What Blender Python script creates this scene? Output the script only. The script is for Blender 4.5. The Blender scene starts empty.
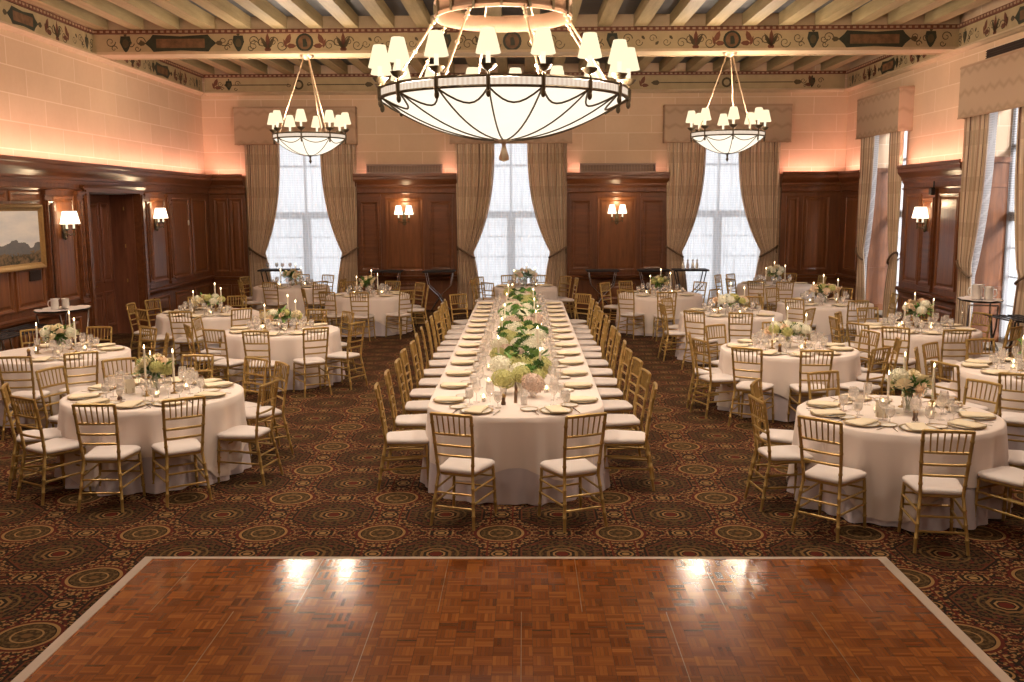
import bpy, math, random
from mathutils import Vector, Matrix
random.seed(7)
PI = math.pi
scene = bpy.context.scene
COL = scene.collection
sin, cos, rad = math.sin, math.cos, math.radians

# ------------------------------------------------------------------ materials
def new_mat(name):
    m = bpy.data.materials.new(name); m.use_nodes = True
    nt = m.node_tree; nt.nodes.clear()
    return m, nt
class N:
    """tiny node helper"""
    def __init__(s, nt): s.nt = nt
    def add(s, t, **k):
        n = s.nt.nodes.new(t)
        for a, b in k.items(): setattr(n, a, b)
        return n
    def val(s, v, sock):
        if isinstance(v, (int, float)): sock.default_value = v
        elif isinstance(v, (tuple, list)): sock.default_value = v if len(v) == len(sock.default_value) else tuple(v) + (1,)
        else: s.nt.links.new(v, sock)
    def m(s, op, a, b=None, c=None):
        n = s.add('ShaderNodeMath', operation=op); s.val(a, n.inputs[0])
        if b is not None: s.val(b, n.inputs[1])
        if c is not None: s.val(c, n.inputs[2])
        return n.outputs[0]
    def mix(s, f, a, b):
        n = s.add('ShaderNodeMix', data_type='RGBA'); s.val(f, n.inputs[0])
        s.val(a, n.inputs[6]); s.val(b, n.inputs[7]); return n.outputs[2]
    def ramp(s, f, stops, interp='LINEAR'):
        n = s.add('ShaderNodeValToRGB'); n.color_ramp.interpolation = interp
        e = n.color_ramp.elements
        while len(e) < len(stops): e.new(0.5)
        for i, (p, c) in enumerate(stops): e[i].position = p; e[i].color = tuple(c) + (1,)
        s.val(f, n.inputs[0]); return n.outputs[0]
    def coord(s, scale=(1, 1, 1), loc=(0, 0, 0), kind='Object'):
        t = s.add('ShaderNodeTexCoord'); mp = s.add('ShaderNodeMapping')
        mp.inputs['Scale'].default_value = scale; mp.inputs['Location'].default_value = loc
        s.nt.links.new(t.outputs[kind], mp.inputs[0]); return mp.outputs[0]
    def noise(s, vec, scale, detail=4, rough=.55, out=0):
        n = s.add('ShaderNodeTexNoise'); s.nt.links.new(vec, n.inputs['Vector'])
        n.inputs['Scale'].default_value = scale; n.inputs['Detail'].default_value = detail
        n.inputs['Roughness'].default_value = rough; return n.outputs[out]
    def out(s, sh):
        o = s.add('ShaderNodeOutputMaterial'); s.nt.links.new(sh, o.inputs[0])
    def bsdf(s, color, rough=.5, metal=0, spec=.5, **k):
        b = s.add('ShaderNodeBsdfPrincipled')
        s.val(color, b.inputs['Base Color']); s.val(rough, b.inputs['Roughness'])
        s.val(metal, b.inputs['Metallic']); s.val(spec, b.inputs['Specular IOR Level'])
        for a, v in k.items(): s.val(v, b.inputs[a.replace('_', ' ')])
        return b
    def bump(s, h, b, strength=.3, dist=.01):
        n = s.add('ShaderNodeBump'); n.inputs['Strength'].default_value = strength
        n.inputs['Distance'].default_value = dist; s.nt.links.new(h, n.inputs['Height'])
        s.nt.links.new(n.outputs[0], b.inputs['Normal'])
def simple(name, color, rough=.5, metal=0, spec=.5, vary=0.0, vscale=8, bumpy=0, **k):
    m, nt = new_mat(name); n = N(nt); c = tuple(color)
    col = c
    if vary:
        v = n.coord(); f = n.noise(v, vscale)
        col = n.mix(f, tuple(x * (1 - vary) for x in c), tuple(min(1, x * (1 + vary)) for x in c))
    b = n.bsdf(col, rough, metal, spec, **k)
    if bumpy: n.bump(n.noise(n.coord(), vscale * 6), b, bumpy, .004)
    n.out(b.outputs[0]); return m
def emis(name, color, strength, sample=True, edge=None):
    m, nt = new_mat(name); n = N(nt); e = n.add('ShaderNodeEmission')
    n.val(color, e.inputs[0]); e.inputs[1].default_value = strength
    n.out(e.outputs[0])
    if not sample: m.cycles.emission_sampling = 'NONE'
    return m
def wood(name, dark, light, rough=.35, scale=1.0, spec=.5, axis='z'):
    m, nt = new_mat(name); n = N(nt)
    sc = {'z': (9, 9, .8), 'x': (.8, 9, 9), 'y': (9, .8, 9)}[axis]
    v = n.coord(tuple(a * scale for a in sc))
    f = n.noise(v, 1.6, 6, .6); g = n.noise(v, 14, 3, .6)
    h = n.m('ADD', n.m('MULTIPLY', f, .75), n.m('MULTIPLY', g, .25))
    col = n.ramp(h, [(.3, dark), (.7, light)])
    b = n.bsdf(col, rough, 0, spec); n.bump(g, b, .06, .003)
    n.out(b.outputs[0]); return m

M = {}
M['gold'] = simple('gold_chair_paint', (.42, .27, .085), .42, .45, .5, .18, 14)
M['cushion'] = simple('ivory_vinyl', (.68, .60, .565), .6, 0, .3, .04, 6)
M['plate'] = simple('glazed_porcelain', (.84, .79, .72), .2, 0, .5, .02)
M['goldrim'] = simple('gold_rim', (.50, .34, .14), .3, .7)
M['napkin'] = simple('cream_napkin_linen', (.80, .68, .50), .85, 0, .2, .06, 30, .2)
M['steel'] = simple('polished_steel', (.62, .58, .54), .22, 1, .5, .05)
M['silver'] = simple('silver_plate', (.86, .83, .80), .35, .55, .5, .06)
M['brass'] = simple('aged_brass', (.40, .26, .10), .35, .9, .5, .1)
M['bronze'] = simple('dark_bronze', (.045, .032, .02), .45, .7, .5, .2)
M['rod'] = simple('pale_gilt_metal', (.50, .36, .24), .35, .7, .5, .1)
M['wax'] = simple('ivory_wax', (.88, .80, .66), .5, 0, .4, .03, 6, 0, Subsurface_Weight=.0)
M['black'] = simple('black_lacquer', (.015, .013, .013), .4, 0, .5, .1)
M['blackcloth'] = simple('dark_tray_liner', (.02, .018, .022), .6, 0, .4, .2)
M['chrome'] = simple('chrome_tube', (.55, .55, .58), .18, 1, .5, .05)
M['leaf'] = simple('leaf_green', (.14, .29, .055), .5, 0, .4, .45, 12)
M['leafdark'] = simple('deep_leaf_green', (.08, .17, .035), .5, 0, .4, .45, 12)
M['hydra_g'] = simple('green_hydrangea_petals', (.60, .58, .24), .7, 0, .3, .25, 18)
M['hydra_w'] = simple('white_hydrangea_petals', (.90, .85, .70), .7, 0, .3, .15, 18)
M['hydra_p'] = simple('blush_hydrangea_petals', (.76, .60, .50), .7, 0, .3, .2, 18)
M['rose_c'] = simple('cream_rose_petals', (.86, .75, .52), .7, 0, .3, .12, 30)
M['rose_p'] = simple('peach_rose_petals', (.85, .66, .48), .7, 0, .3, .15, 30)
M['pepper'] = simple('walnut_mill', (.10, .045, .02), .35, 0, .5, .2)
M['card'] = simple('card_stock', (.85, .78, .62), .7, 0, .2, .03)
M['lampmetal'] = simple('cast_bronze_lamp', (.11, .08, .045), .45, .7, .5, .2)
M['switch'] = simple('ivory_switch_plate', (.75, .7, .6), .4, 0, .4, .03)
M['goldframe'] = simple('gilded_frame', (.36, .22, .08), .4, .7, .5, .3, 25, .3)
M['mahog'] = wood('dark_mahogany', (.085, .026, .009), (.215, .075, .026), .34)
M['mahogpanel'] = wood('mahogany_panel', (.115, .036, .011), (.27, .098, .033), .30)
M['mahogx'] = wood('mahogany_rail', (.09, .028, .010), (.22, .078, .028), .32, axis='x')
M['mahogy'] = wood('mahogany_side_rail', (.085, .026, .010), (.21, .073, .027), .32, axis='y')
M['doorwood'] = wood('door_mahogany', (.12, .04, .022), (.26, .10, .055), .30)
M['joist'] = wood('painted_joist', (.26, .20, .09), (.46, .35, .19), .55, .6, axis='y')
M['frame'] = simple('window_frame_paint', (.16, .15, .15), .5, 0, .5, .1)
M['stonesill'] = simple('sill_stone', (.45, .38, .3), .6, 0, .3, .1)
M['ventdark'] = simple('vent_dark', (.035, .018, .012), .6, 0, .3, .2)
M['flame'] = emis('candle_flame', (1, .72, .36), 6, False)
M['shade'] = emis('lit_lamp_shade', (1, .82, .52), .33)
M['sleeve'] = emis('lit_candle_sleeve', (1, .85, .58), .35, False)

def two_layer_fabric(name, base, pat, scale, thresh=.5, rough=.85):
    m, nt = new_mat(name); n = N(nt)
    t = n.add('ShaderNodeTexCoord'); sep = n.add('ShaderNodeSeparateXYZ'); nt.links.new(t.outputs['Object'], sep.inputs[0])
    u = n.m('ADD', sep.outputs[0], sep.outputs[1]); z = sep.outputs[2]
    tri = n.m('ABSOLUTE', n.m('SUBTRACT', n.m('FRACT', n.m('DIVIDE', u, .30)), .5))
    q = n.m('FRACT', n.m('DIVIDE', n.m('ADD', n.m('ADD', z, n.m('MULTIPLY', tri, .16)), n.m('MULTIPLY', n.noise(t.outputs['Object'], 6, 2), .05)), .36))
    f = n.m('MULTIPLY', n.m('SUBTRACT', 1, n.m('MINIMUM', 1, n.m('MULTIPLY', n.m('ABSOLUTE', n.m('SUBTRACT', q, .5)), 6))), .8)
    b = n.bsdf(n.mix(f, base, pat), rough, 0, .2); n.out(b.outputs[0]); return m
M['pelmet'] = two_layer_fabric('pelmet_damask', (.47, .33, .23), (.36, .245, .165), 1.5)
M['pelmettrim'] = simple('pelmet_braid', (.40, .26, .17), .8, 0, .2, .1)

def curtain_mat():
    m, nt = new_mat('striped_curtain_silk'); n = N(nt)
    uv = n.add('ShaderNodeUVMap'); uv.uv_map = 'UVMap'
    sep = n.add('ShaderNodeSeparateXYZ'); nt.links.new(uv.outputs[0], sep.inputs[0])
    u = sep.outputs[0]; vv = sep.outputs[1]
    s1 = n.m('FRACT', n.m('MULTIPLY', u, 9.0))
    band = n.ramp(s1, [(0, (.56, .42, .29)), (.30, (.74, .58, .42)), (.42, (.16, .085, .055)), (.52, (.78, .63, .47)), (.72, (.46, .29, .19)), (.86, (.70, .54, .38))], 'CONSTANT')
    h = n.m('FRACT', n.m('MULTIPLY', vv, 5.2))
    hb = n.m('MULTIPLY', n.m('LESS_THAN', n.m('ABSOLUTE', n.m('SUBTRACT', h, .5)), .16), .35)
    col = n.mix(hb, band, (.40, .27, .17))
    b = n.bsdf(col, .6, 0, .35, Sheen_Weight=.2); n.out(b.outputs[0]); return m
M['curtain'] = curtain_mat()

def cloth_mat(name, col, trans=.12):
    m, nt = new_mat(name); n = N(nt)
    b = n.bsdf(col, .75, 0, .25, Sheen_Weight=.15)
    w = n.noise(n.coord((1, 1, 1)), 220, 2); n.bump(w, b, .05, .002)
    n.out(b.outputs[0]); return m
M['cloth'] = cloth_mat('ivory_satin_skirt', (.59, .51, .535))  # bluish tint puts the cool shade on the skirts into the colour
M['overlay'] = cloth_mat('cream_table_overlay', (.77, .66, .60))

def sheer_mat(name='white_sheer_voile', base=.66):
    m, nt = new_mat(name); n = N(nt)
    t = n.add('ShaderNodeBsdfTransparent'); t.inputs[0].default_value = (1, 1, 1, 1)
    d = n.add('ShaderNodeBsdfDiffuse'); d.inputs[0].default_value = (.93, .93, .95, 1)
    tl = n.add('ShaderNodeBsdfTranslucent'); tl.inputs[0].default_value = (.94, .94, .96, 1)
    v = n.coord((24, 24, 24), kind='Object')
    sep = n.add('ShaderNodeSeparateXYZ'); nt.links.new(v, sep.inputs[0])
    gx = n.m('LESS_THAN', n.m('FRACT', n.m('ADD', sep.outputs[0], sep.outputs[1])), .22)
    gz = n.m('LESS_THAN', n.m('FRACT', sep.outputs[2]), .22)
    grid = n.m('MAXIMUM', gx, gz)
    fac = n.m('ADD', base, n.m('MULTIPLY', grid, .22))
    a = n.add('ShaderNodeMixShader'); a.inputs[0].default_value = .7
    nt.links.new(d.outputs[0], a.inputs[1]); nt.links.new(tl.outputs[0], a.inputs[2])
    x = n.add('ShaderNodeMixShader'); nt.links.new(fac, x.inputs[0])
    nt.links.new(t.outputs[0], x.inputs[1]); nt.links.new(a.outputs[0], x.inputs[2])
    n.out(x.outputs[0]); return m
M['sheer'] = sheer_mat()
M['sheerlight'] = sheer_mat('thin_sheer_voile', .28)

def glass_mat(name, tint=(1, .99, .98), milky=.10, mcol=(1, .96, .92), refl=.4):
    m, nt = new_mat(name); n = N(nt)
    t = n.add('ShaderNodeBsdfTransparent'); t.inputs[0].default_value = tint + (1,)
    g = n.add('ShaderNodeBsdfGlossy'); g.inputs['Roughness'].default_value = .06; g.inputs[0].default_value = (1, 1, 1, 1)
    d0 = n.add('ShaderNodeBsdfDiffuse'); d0.inputs[0].default_value = mcol + (1,)
    d1 = n.add('ShaderNodeBsdfTranslucent'); d1.inputs[0].default_value = mcol + (1,)
    d = n.add('ShaderNodeMixShader'); d.inputs[0].default_value = .5; nt.links.new(d0.outputs[0], d.inputs[1]); nt.links.new(d1.outputs[0], d.inputs[2])
    lw = n.add('ShaderNodeLayerWeight'); lw.inputs[0].default_value = .35
    f = n.m('MULTIPLY', lw.outputs['Fresnel'], refl)
    x = n.add('ShaderNodeMixShader'); nt.links.new(f, x.inputs[0])
    nt.links.new(t.outputs[0], x.inputs[1]); nt.links.new(g.outputs[0], x.inputs[2])
    y = n.add('ShaderNodeMixShader'); y.inputs[0].default_value = milky
    nt.links.new(x.outputs[0], y.inputs[1]); nt.links.new(d.outputs[0], y.inputs[2])
    n.out(y.outputs[0]); return m
M['glass'] = glass_mat('clear_glass', milky=.20)
M['waterglass'] = glass_mat('iced_water_glass', milky=.50)
M['pane'] = glass_mat('window_pane', milky=.0, refl=.15)

def stone_wall():
    m, nt = new_mat('plaster_ashlar'); n = N(nt)
    t = n.add('ShaderNodeTexCoord'); g = n.add('ShaderNodeNewGeometry')
    sep = n.add('ShaderNodeSeparateXYZ'); nt.links.new(t.outputs['Object'], sep.inputs[0])
    sn = n.add('ShaderNodeSeparateXYZ'); nt.links.new(g.outputs['True Normal'], sn.inputs[0])
    side = n.m('GREATER_THAN', n.m('ABSOLUTE', sn.outputs[0]), .5)
    s = n.m('ADD', n.m('MULTIPLY', side, sep.outputs[1]), n.m('MULTIPLY', n.m('SUBTRACT', 1, side), sep.outputs[0]))
    cmb = n.add('ShaderNodeCombineXYZ'); n.val(n.m('ADD', s, 40), cmb.inputs[0]); n.val(n.m('SUBTRACT', sep.outputs[2], .1), cmb.inputs[1])
    br = n.add('ShaderNodeTexBrick'); nt.links.new(cmb.outputs[0], br.inputs['Vector'])
    br.inputs['Scale'].default_value = 1; br.inputs['Brick Width'].default_value = 1.12; br.inputs['Row Height'].default_value = .42
    br.inputs['Mortar Size'].default_value = .010; br.inputs['Mortar Smooth'].default_value = .3
    br.inputs['Color1'].default_value = (.70, .50, .34, 1); br.inputs['Color2'].default_value = (.61, .42, .28, 1)
    br.inputs['Mortar'].default_value = (.82, .65, .49, 1); br.inputs['Bias'].default_value = -.2
    v = n.coord(); f = n.noise(v, 2.2, 5); f2 = n.noise(v, 14, 3)
    col = n.mix(n.m('MULTIPLY', f, .42), br.outputs[0], (.42, .27, .165))
    col = n.mix(n.m('MULTIPLY', f2, .18), col, (.78, .62, .44))
    b = n.bsdf(col, .8, 0, .25); n.bump(f2, b, .08, .004); n.out(b.outputs[0]); return m
M['plaster'] = stone_wall()
M['plain'] = simple('reveal_plaster', (.62, .5, .38), .8, 0, .2, .06, 3)
M['frieze'] = simple('painted_frieze', (.40, .305, .17), .65, 0, .3, .22, 5)
M['beampaint'] = simple('painted_beam', (.52, .39, .25), .6, 0, .3, .2, 4)
M['ornament'] = simple('olive_ornament_paint', (.085, .062, .030), .6, 0, .3, .4, 12)
M['ornred'] = simple('russet_ornament_paint', (.15, .055, .03), .6, 0, .3, .4, 12)
M['orngreen'] = simple('dark_green_cartouche', (.030, .034, .020), .5, 0, .3, .5, 16)
M['ornscene'] = simple('cartouche_scene_paint', (.16, .085, .04), .6, 0, .3, .8, 9)
M['dentil'] = simple('cream_dentils', (.36, .24, .15), .6, 0, .3, .2)
M['ceilboard'] = simple('blue_grey_ceiling_boards', (.055, .058, .066), .5, 0, .4, .5, 1.5)

def carpet_mat():
    m, nt = new_mat('axminster_carpet'); n = N(nt)
    t = n.add('ShaderNodeTexCoord'); sep = n.add('ShaderNodeSeparateXYZ'); nt.links.new(t.outputs['Object'], sep.inputs[0])
    PX, PY = .942, .915
    def cell(off):
        x = n.m('DIVIDE', n.m('SUBTRACT', sep.outputs[0], -.19), PX); y = n.m('DIVIDE', n.m('SUBTRACT', sep.outputs[1], 7.27), PY)
        if off: x = n.m('ADD', x, .5); y = n.m('ADD', y, .5)
        x = n.m('SUBTRACT', n.m('FRACT', n.m('ADD', x, 100.5)), .5); y = n.m('SUBTRACT', n.m('FRACT', n.m('ADD', y, 100.5)), .5)
        return n.m('MULTIPLY', x, PX), n.m('MULTIPLY', y, PY)
    def length(x, y): return n.m('SQRT', n.m('ADD', n.m('MULTIPLY', x, x), n.m('MULTIPLY', y, y)))
    def octd(x, y):
        ax = n.m('ABSOLUTE', x); ay = n.m('ABSOLUTE', y)
        return n.m('MAXIMUM', n.m('MAXIMUM', ax, ay), n.m('MULTIPLY', n.m('ADD', ax, ay), .7071))
    def lt(a, b): return n.m('LESS_THAN', a, b)
    def band(a, lo, hi): return n.m('MULTIPLY', n.m('GREATER_THAN', a, lo), lt(a, hi))
    rx, ry = cell(False); ox, oy = cell(True)
    r = length(rx, ry); o = octd(ox, oy); orr = length(ox, oy)
    vec = t.outputs['Object']
    fine = n.noise(vec, 34, 3, .6); fine2 = n.noise(vec, 60, 2, .6)
    vo = n.add('ShaderNodeTexVoronoi'); nt.links.new(vec, vo.inputs['Vector']); vo.inputs['Scale'].default_value = 22
    # mirrored scroll texture inside each cell, so the repeat reads as a woven pattern
    cm = n.add('ShaderNodeCombineXYZ'); n.val(n.m('ABSOLUTE', ox), cm.inputs[0]); n.val(n.m('ABSOLUTE', oy), cm.inputs[1])
    nz = n.noise(cm.outputs[0], 26, 2, .5); nz2 = n.noise(cm.outputs[0], 34, 1, .5)
    maroon, gold, dark, olive, red = (.078, .012, .007), (.26, .145, .055), (.010, .008, .005), (.036, .020, .007), (.085, .012, .006)
    # field: maroon ground with gold scrolls
    field = n.mix(n.ramp(nz, [(.47, (0, 0, 0)), (.53, (1, 1, 1))]), maroon, gold)
    field = n.mix(n.ramp(nz2, [(.49, (0, 0, 0)), (.54, (1, 1, 1))]), field, dark)
    # medallion body: near black with olive leaves
    body = n.mix(n.ramp(nz2, [(.47, (0, 0, 0)), (.53, (1, 1, 1))]), dark, (.078, .042, .015))
    body = n.mix(n.ramp(nz, [(.58, (0, 0, 0)), (.62, (1, 1, 1))]), body, (.10, .02, .012))
    col = n.mix(lt(o, .325), field, body)
    col = n.mix(band(o, .298, .312), col, (.10, .028, .012))
    col = n.mix(band(o, .312, .330), col, dark)
    col = n.mix(band(orr, .16, .175), col, (.12, .07, .025))
    col = n.mix(lt(o, .115), col, (.16, .085, .03)); col = n.mix(lt(o, .092), col, dark)
    col = n.mix(band(o, .055, .070), col, gold); col = n.mix(lt(o, .045), col, red)
    # straight lattice bars
    bars = n.m('MAXIMUM', band(n.m('ABSOLUTE', rx), .085, .098), band(n.m('ABSOLUTE', ry), .085, .098))
    bars = n.m('MULTIPLY', bars, n.m('GREATER_THAN', o, .33))
    col = n.mix(bars, col, red)
    # small rosette half way along the bars
    px_ = length(n.m('SUBTRACT', n.m('ABSOLUTE', rx), PX / 2), ry); py_ = length(rx, n.m('SUBTRACT', n.m('ABSOLUTE', ry), PY / 2))
    ro = n.m('MINIMUM', px_, py_)
    col = n.mix(lt(ro, .07), col, dark); col = n.mix(band(ro, .045, .06), col, gold); col = n.mix(lt(ro, .028), col, gold)
    # roundels
    col = n.mix(lt(r, .212), col, maroon)
    col = n.mix(lt(r, .188), col, gold)
    inner = n.mix(n.ramp(nz2, [(.46, (0, 0, 0)), (.56, (1, 1, 1))]), olive, (.10, .058, .021))
    col = n.mix(lt(r, .166), col, dark); col = n.mix(lt(r, .157), col, inner)
    col = n.mix(band(r, .085, .097), col, gold); col = n.mix(lt(r, .03), col, (.12, .06, .02))
    # wear / weave
    col = n.mix(n.m('MULTIPLY', fine2, .38), col, (.042, .018, .008))
    b = n.bsdf(col, .95, 0, .1); n.bump(fine2, b, .25, .004)
    n.out(b.outputs[0]); return m
M['carpet'] = carpet_mat()

def parquet_mat():
    m, nt = new_mat('parquet_blocks'); n = N(nt)
    t = n.add('ShaderNodeTexCoord'); sep = n.add('ShaderNodeSeparateXYZ'); nt.links.new(t.outputs['Object'], sep.inputs[0])
    B = .1143; K = 5
    x = n.m('DIVIDE', n.m('ADD', sep.outputs[0], 30 * B), B); y = n.m('DIVIDE', n.m('ADD', sep.outputs[1], 30 * B), B)
    bx = n.m('FLOOR', x); by = n.m('FLOOR', y)
    par = n.m('MODULO', n.m('ADD', bx, by), 2)
    fx = n.m('FRACT', x); fy = n.m('FRACT', y)
    c = n.m('ADD', n.m('MULTIPLY', par, fx), n.m('MULTIPLY', n.m('SUBTRACT', 1, par), fy))
    c2 = n.m('ADD', n.m('MULTIPLY', par, fy), n.m('MULTIPLY', n.m('SUBTRACT', 1, par), fx))
    si = n.m('FLOOR', n.m('MULTIPLY', c, K))
    cmb = n.add('ShaderNodeCombineXYZ'); n.val(bx, cmb.inputs[0]); n.val(by, cmb.inputs[1]); n.val(si, cmb.inputs[2])
    wn = n.add('ShaderNodeTexWhiteNoise'); nt.links.new(cmb.outputs[0], wn.inputs['Vector'])
    cb2 = n.add('ShaderNodeCombineXYZ'); n.val(bx, cb2.inputs[0]); n.val(by, cb2.inputs[1]); n.val(3.3, cb2.inputs[2])
    wb = n.add('ShaderNodeTexWhiteNoise'); nt.links.new(cb2.outputs[0], wb.inputs['Vector'])
    rnd = n.m('ADD', n.m('MULTIPLY', wn.outputs['Value'], .55), n.m('MULTIPLY', wb.outputs['Value'], .45))
    col = n.ramp(rnd, [(.1, (.105, .024, .003)), (.5, (.175, .047, .008)), (.9, (.265, .084, .016))])
    gap = n.m('LESS_THAN', n.m('FRACT', n.m('MULTIPLY', c, K)), .06)
    gap2 = n.m('LESS_THAN', n.m('MINIMUM', fx, fy), .02)
    col = n.mix(n.m('MULTIPLY', n.m('MAXIMUM', gap, gap2), .7), col, (.045, .012, .005))
    gr = n.noise(n.coord((1, 1, 1)), 90, 3)
    col = n.mix(n.m('MULTIPLY', gr, .25), col, (.09, .025, .01))
    rg = n.m('ADD', .09, n.m('MULTIPLY', n.noise(t.outputs['Object'], 5, 3), .13))
    b = n.bsdf(col, rg, 0, .5, Coat_Weight=.0, Coat_Roughness=.12)
    n.bump(n.noise(t.outputs['Object'], 3.0, 2), b, .06, .02)
    n.out(b.outputs[0]); return m
M['parquet'] = parquet_mat()
M['edging'] = simple('brushed_edging', (.52, .42, .34), .45, .35, .5, .1)
M['seam'] = simple('brass_seam', (.20, .12, .055), .4, .5, .5, .1)

def bowl_mat():
    m, nt = new_mat('lit_alabaster_bowl'); n = N(nt)
    e = n.add('ShaderNodeEmission')
    f = n.noise(n.coord(), 3, 4)
    n.val(n.mix(f, (1, .90, .72), (1, .82, .62)), e.inputs[0]); e.inputs[1].default_value = .34
    n.out(e.outputs[0]); return m
M['bowl'] = bowl_mat()
def beadband_mat():
    m, nt = new_mat('lit_crystal_beads'); n = N(nt)
    t = n.add('ShaderNodeTexCoord'); sep = n.add('ShaderNodeSeparateXYZ'); nt.links.new(t.outputs['Object'], sep.inputs[0])
    an = n.m('ARCTAN2', sep.outputs[1], sep.outputs[0])
    f = n.m('FRACT', n.m('MULTIPLY', an, 26)); g = n.m('FRACT', n.m('MULTIPLY', sep.outputs[2], 40))
    h = n.m('MULTIPLY', n.m('ABSOLUTE', n.m('SUBTRACT', f, .5)), 1.2)
    e = n.add('ShaderNodeEmission'); n.val(n.mix(h, (1, .84, .66), (.62, .40, .27)), e.inputs[0]); e.inputs[1].default_value = .24
    n.out(e.outputs[0]); m.cycles.emission_sampling = 'NONE'; return m
M['beads'] = beadband_mat()

def painting_mat():
    m, nt = new_mat('oil_landscape'); n = N(nt)
    t = n.add('ShaderNodeTexCoord'); sep = n.add('ShaderNodeSeparateXYZ'); nt.links.new(t.outputs['Object'], sep.inputs[0])
    z = n.m('SUBTRACT', sep.outputs[2], 1.62)   # 0..0.95
    vec = n.coord((1, .9, 1.6))
    nz = n.noise(vec, 2.2, 5); nf = n.noise(vec, 9, 5, .7)
    sky = n.mix(n.noise(n.coord((1, .6, 3)), 2.5, 4), (.50, .55, .62), (.95, .90, .84))  # sky colours raised to paint in the glow of a picture light
    ridge = n.m('ADD', .40, n.m('MULTIPLY', n.m('SUBTRACT', nz, .5), .55))
    hill = n.mix(nf, (.10, .11, .13), (.22, .21, .20))
    fore = n.mix(n.ramp(nf, [(.4, (0, 0, 0)), (.62, (1, 1, 1))]), (.035, .035, .02), (.23, .15, .085))
    col = n.mix(n.m('LESS_THAN', z, ridge), sky, hill)
    col = n.mix(n.m('LESS_THAN', z, n.m('ADD', .24, n.m('MULTIPLY', n.m('SUBTRACT', nf, .5), .3))), col, fore)
    b = n.bsdf(col, .65, 0, .25); n.out(b.outputs[0]); return m
M['painting'] = painting_mat()

# ------------------------------------------------------------------ mesh builder
class MB:
    def __init__(s): s.v = []; s.f = []; s.uv = None
    def add(s, vs, fs):
        o = len(s.v); s.v += [tuple(v) for v in vs]; s.f += [tuple(i + o for i in f) for f in fs]; return o
    def box(s, x0, x1, y0, y1, z0, z1, bev=0):
        if bev:
            b = bev; L = []
            for z, i in ((z0, b), (z0 + b, 0), (z1 - b, 0), (z1, b)):
                L.append([(x0 + i, y0 + b + i * 0, z), (x0 + b + i * 0, y0 + i, z), (x1 - b, y0 + i, z), (x1 - i, y0 + b, z),
                          (x1 - i, y1 - b, z), (x1 - b, y1 - i, z), (x0 + b, y1 - i, z), (x0 + i, y1 - b, z)])
            s.loft(L, True, True, True); return
        s.add([(x0, y0, z0), (x1, y0, z0), (x1, y1, z0), (x0, y1, z0), (x0, y0, z1), (x1, y0, z1), (x1, y1, z1), (x0, y1, z1)],
              [(0, 3, 2, 1), (4, 5, 6, 7), (0, 1, 5, 4), (1, 2, 6, 5), (2, 3, 7, 6), (3, 0, 4, 7)])
    def loft(s, loops, closed=True, cap0=False, cap1=False):
        n = len(loops[0]); o = len(s.v)
        for L in loops: s.v += [tuple(p) for p in L]
        for k in range(len(loops) - 1):
            a = o + k * n; b = a + n
            for i in range(n if closed else n - 1):
                j = (i + 1) % n; s.f.append((a + i, a + j, b + j, b + i))
        if cap0: s.f.append(tuple(range(o + n - 1, o - 1, -1)))
        if cap1: s.f.append(tuple(range(o + (len(loops) - 1) * n, o + len(loops) * n)))
    def lathe(s, prof, seg=16, c=(0, 0, 0), cap0=False, cap1=False, a0=0):
        s.loft([[(c[0] + r * cos(a0 + 2 * PI * i / seg), c[1] + r * sin(a0 + 2 * PI * i / seg), c[2] + z) for i in range(seg)] for r, z in prof], True, cap0, cap1)
    def tube(s, pts, r, seg=8, caps=True, closed=False):
        pts = [Vector(p) for p in pts]; n = len(pts)
        rr = r if isinstance(r, (list, tuple)) else [r] * n
        loops = []; up = None
        for i, p in enumerate(pts):
            if closed: d = pts[(i + 1) % n] - pts[i - 1]
            else: d = pts[min(i + 1, n - 1)] - pts[max(i - 1, 0)]
            d.normalize()
            if up is None:
                up = Vector((0, 0, 1)) if abs(d.z) < .9 else Vector((1, 0, 0))
            a = up - d * up.dot(d)
            if a.length < 1e-4: a = d.orthogonal()
            a.normalize(); b = d.cross(a); up = a
            loops.append([p + (a * cos(2 * PI * k / seg) + b * sin(2 * PI * k / seg)) * rr[i] for k in range(seg)])
        if closed: loops.append(loops[0])
        s.loft(loops, True, caps and not closed, caps and not closed)
    def sphere(s, c, r, seg=10, rings=6, sc=(1, 1, 1)):
        loops = []
        for k in range(rings + 1):
            t = PI * k / rings; rr = max(sin(t), 1e-3)
            loops.append([(c[0] + r * sc[0] * rr * cos(2 * PI * i / seg), c[1] + r * sc[1] * rr * sin(2 * PI * i / seg), c[2] - r * sc[2] * cos(t)) for i in range(seg)])
        s.loft(loops, True)
    def mapped(s, fn): s.v = [tuple(fn(*v)) for v in s.v]; return s
    def mesh(s, name, mat, smooth=True, ang=.7):
        me = bpy.data.meshes.new(name); me.from_pydata(s.v, [], s.f); me.update()
        if mat: me.materials.append(mat if not isinstance(mat, str) else M[mat])
        if smooth:
            me.polygons.foreach_set('use_smooth', [True] * len(me.polygons)); me.set_sharp_from_angle(angle=ang)
        if s.uv:
            l = me.uv_layers.new(name='UVMap')
            for lp in me.loops: l.data[lp.index].uv = s.uv[lp.vertex_index]
        return me
    def build(s, name, mat, parent=None, **k):
        o = bpy.data.objects.new(name, s.mesh(name, mat, **k)); COL.objects.link(o)
        if parent: o.parent = parent
        return o
def tag(o, label, cat, group=None, kind=None):
    o['label'] = label; o['category'] = cat
    if group: o['group'] = group
    if kind: o['kind'] = kind
    return o
def empty(name, loc=(0, 0, 0), rz=0):
    o = bpy.data.objects.new(name, None); o.empty_display_size = .1; COL.objects.link(o)
    o.location = loc; o.rotation_euler = (0, 0, rz); return o
def struct(o, label, cat): return tag(o, label, cat, kind='structure')
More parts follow.
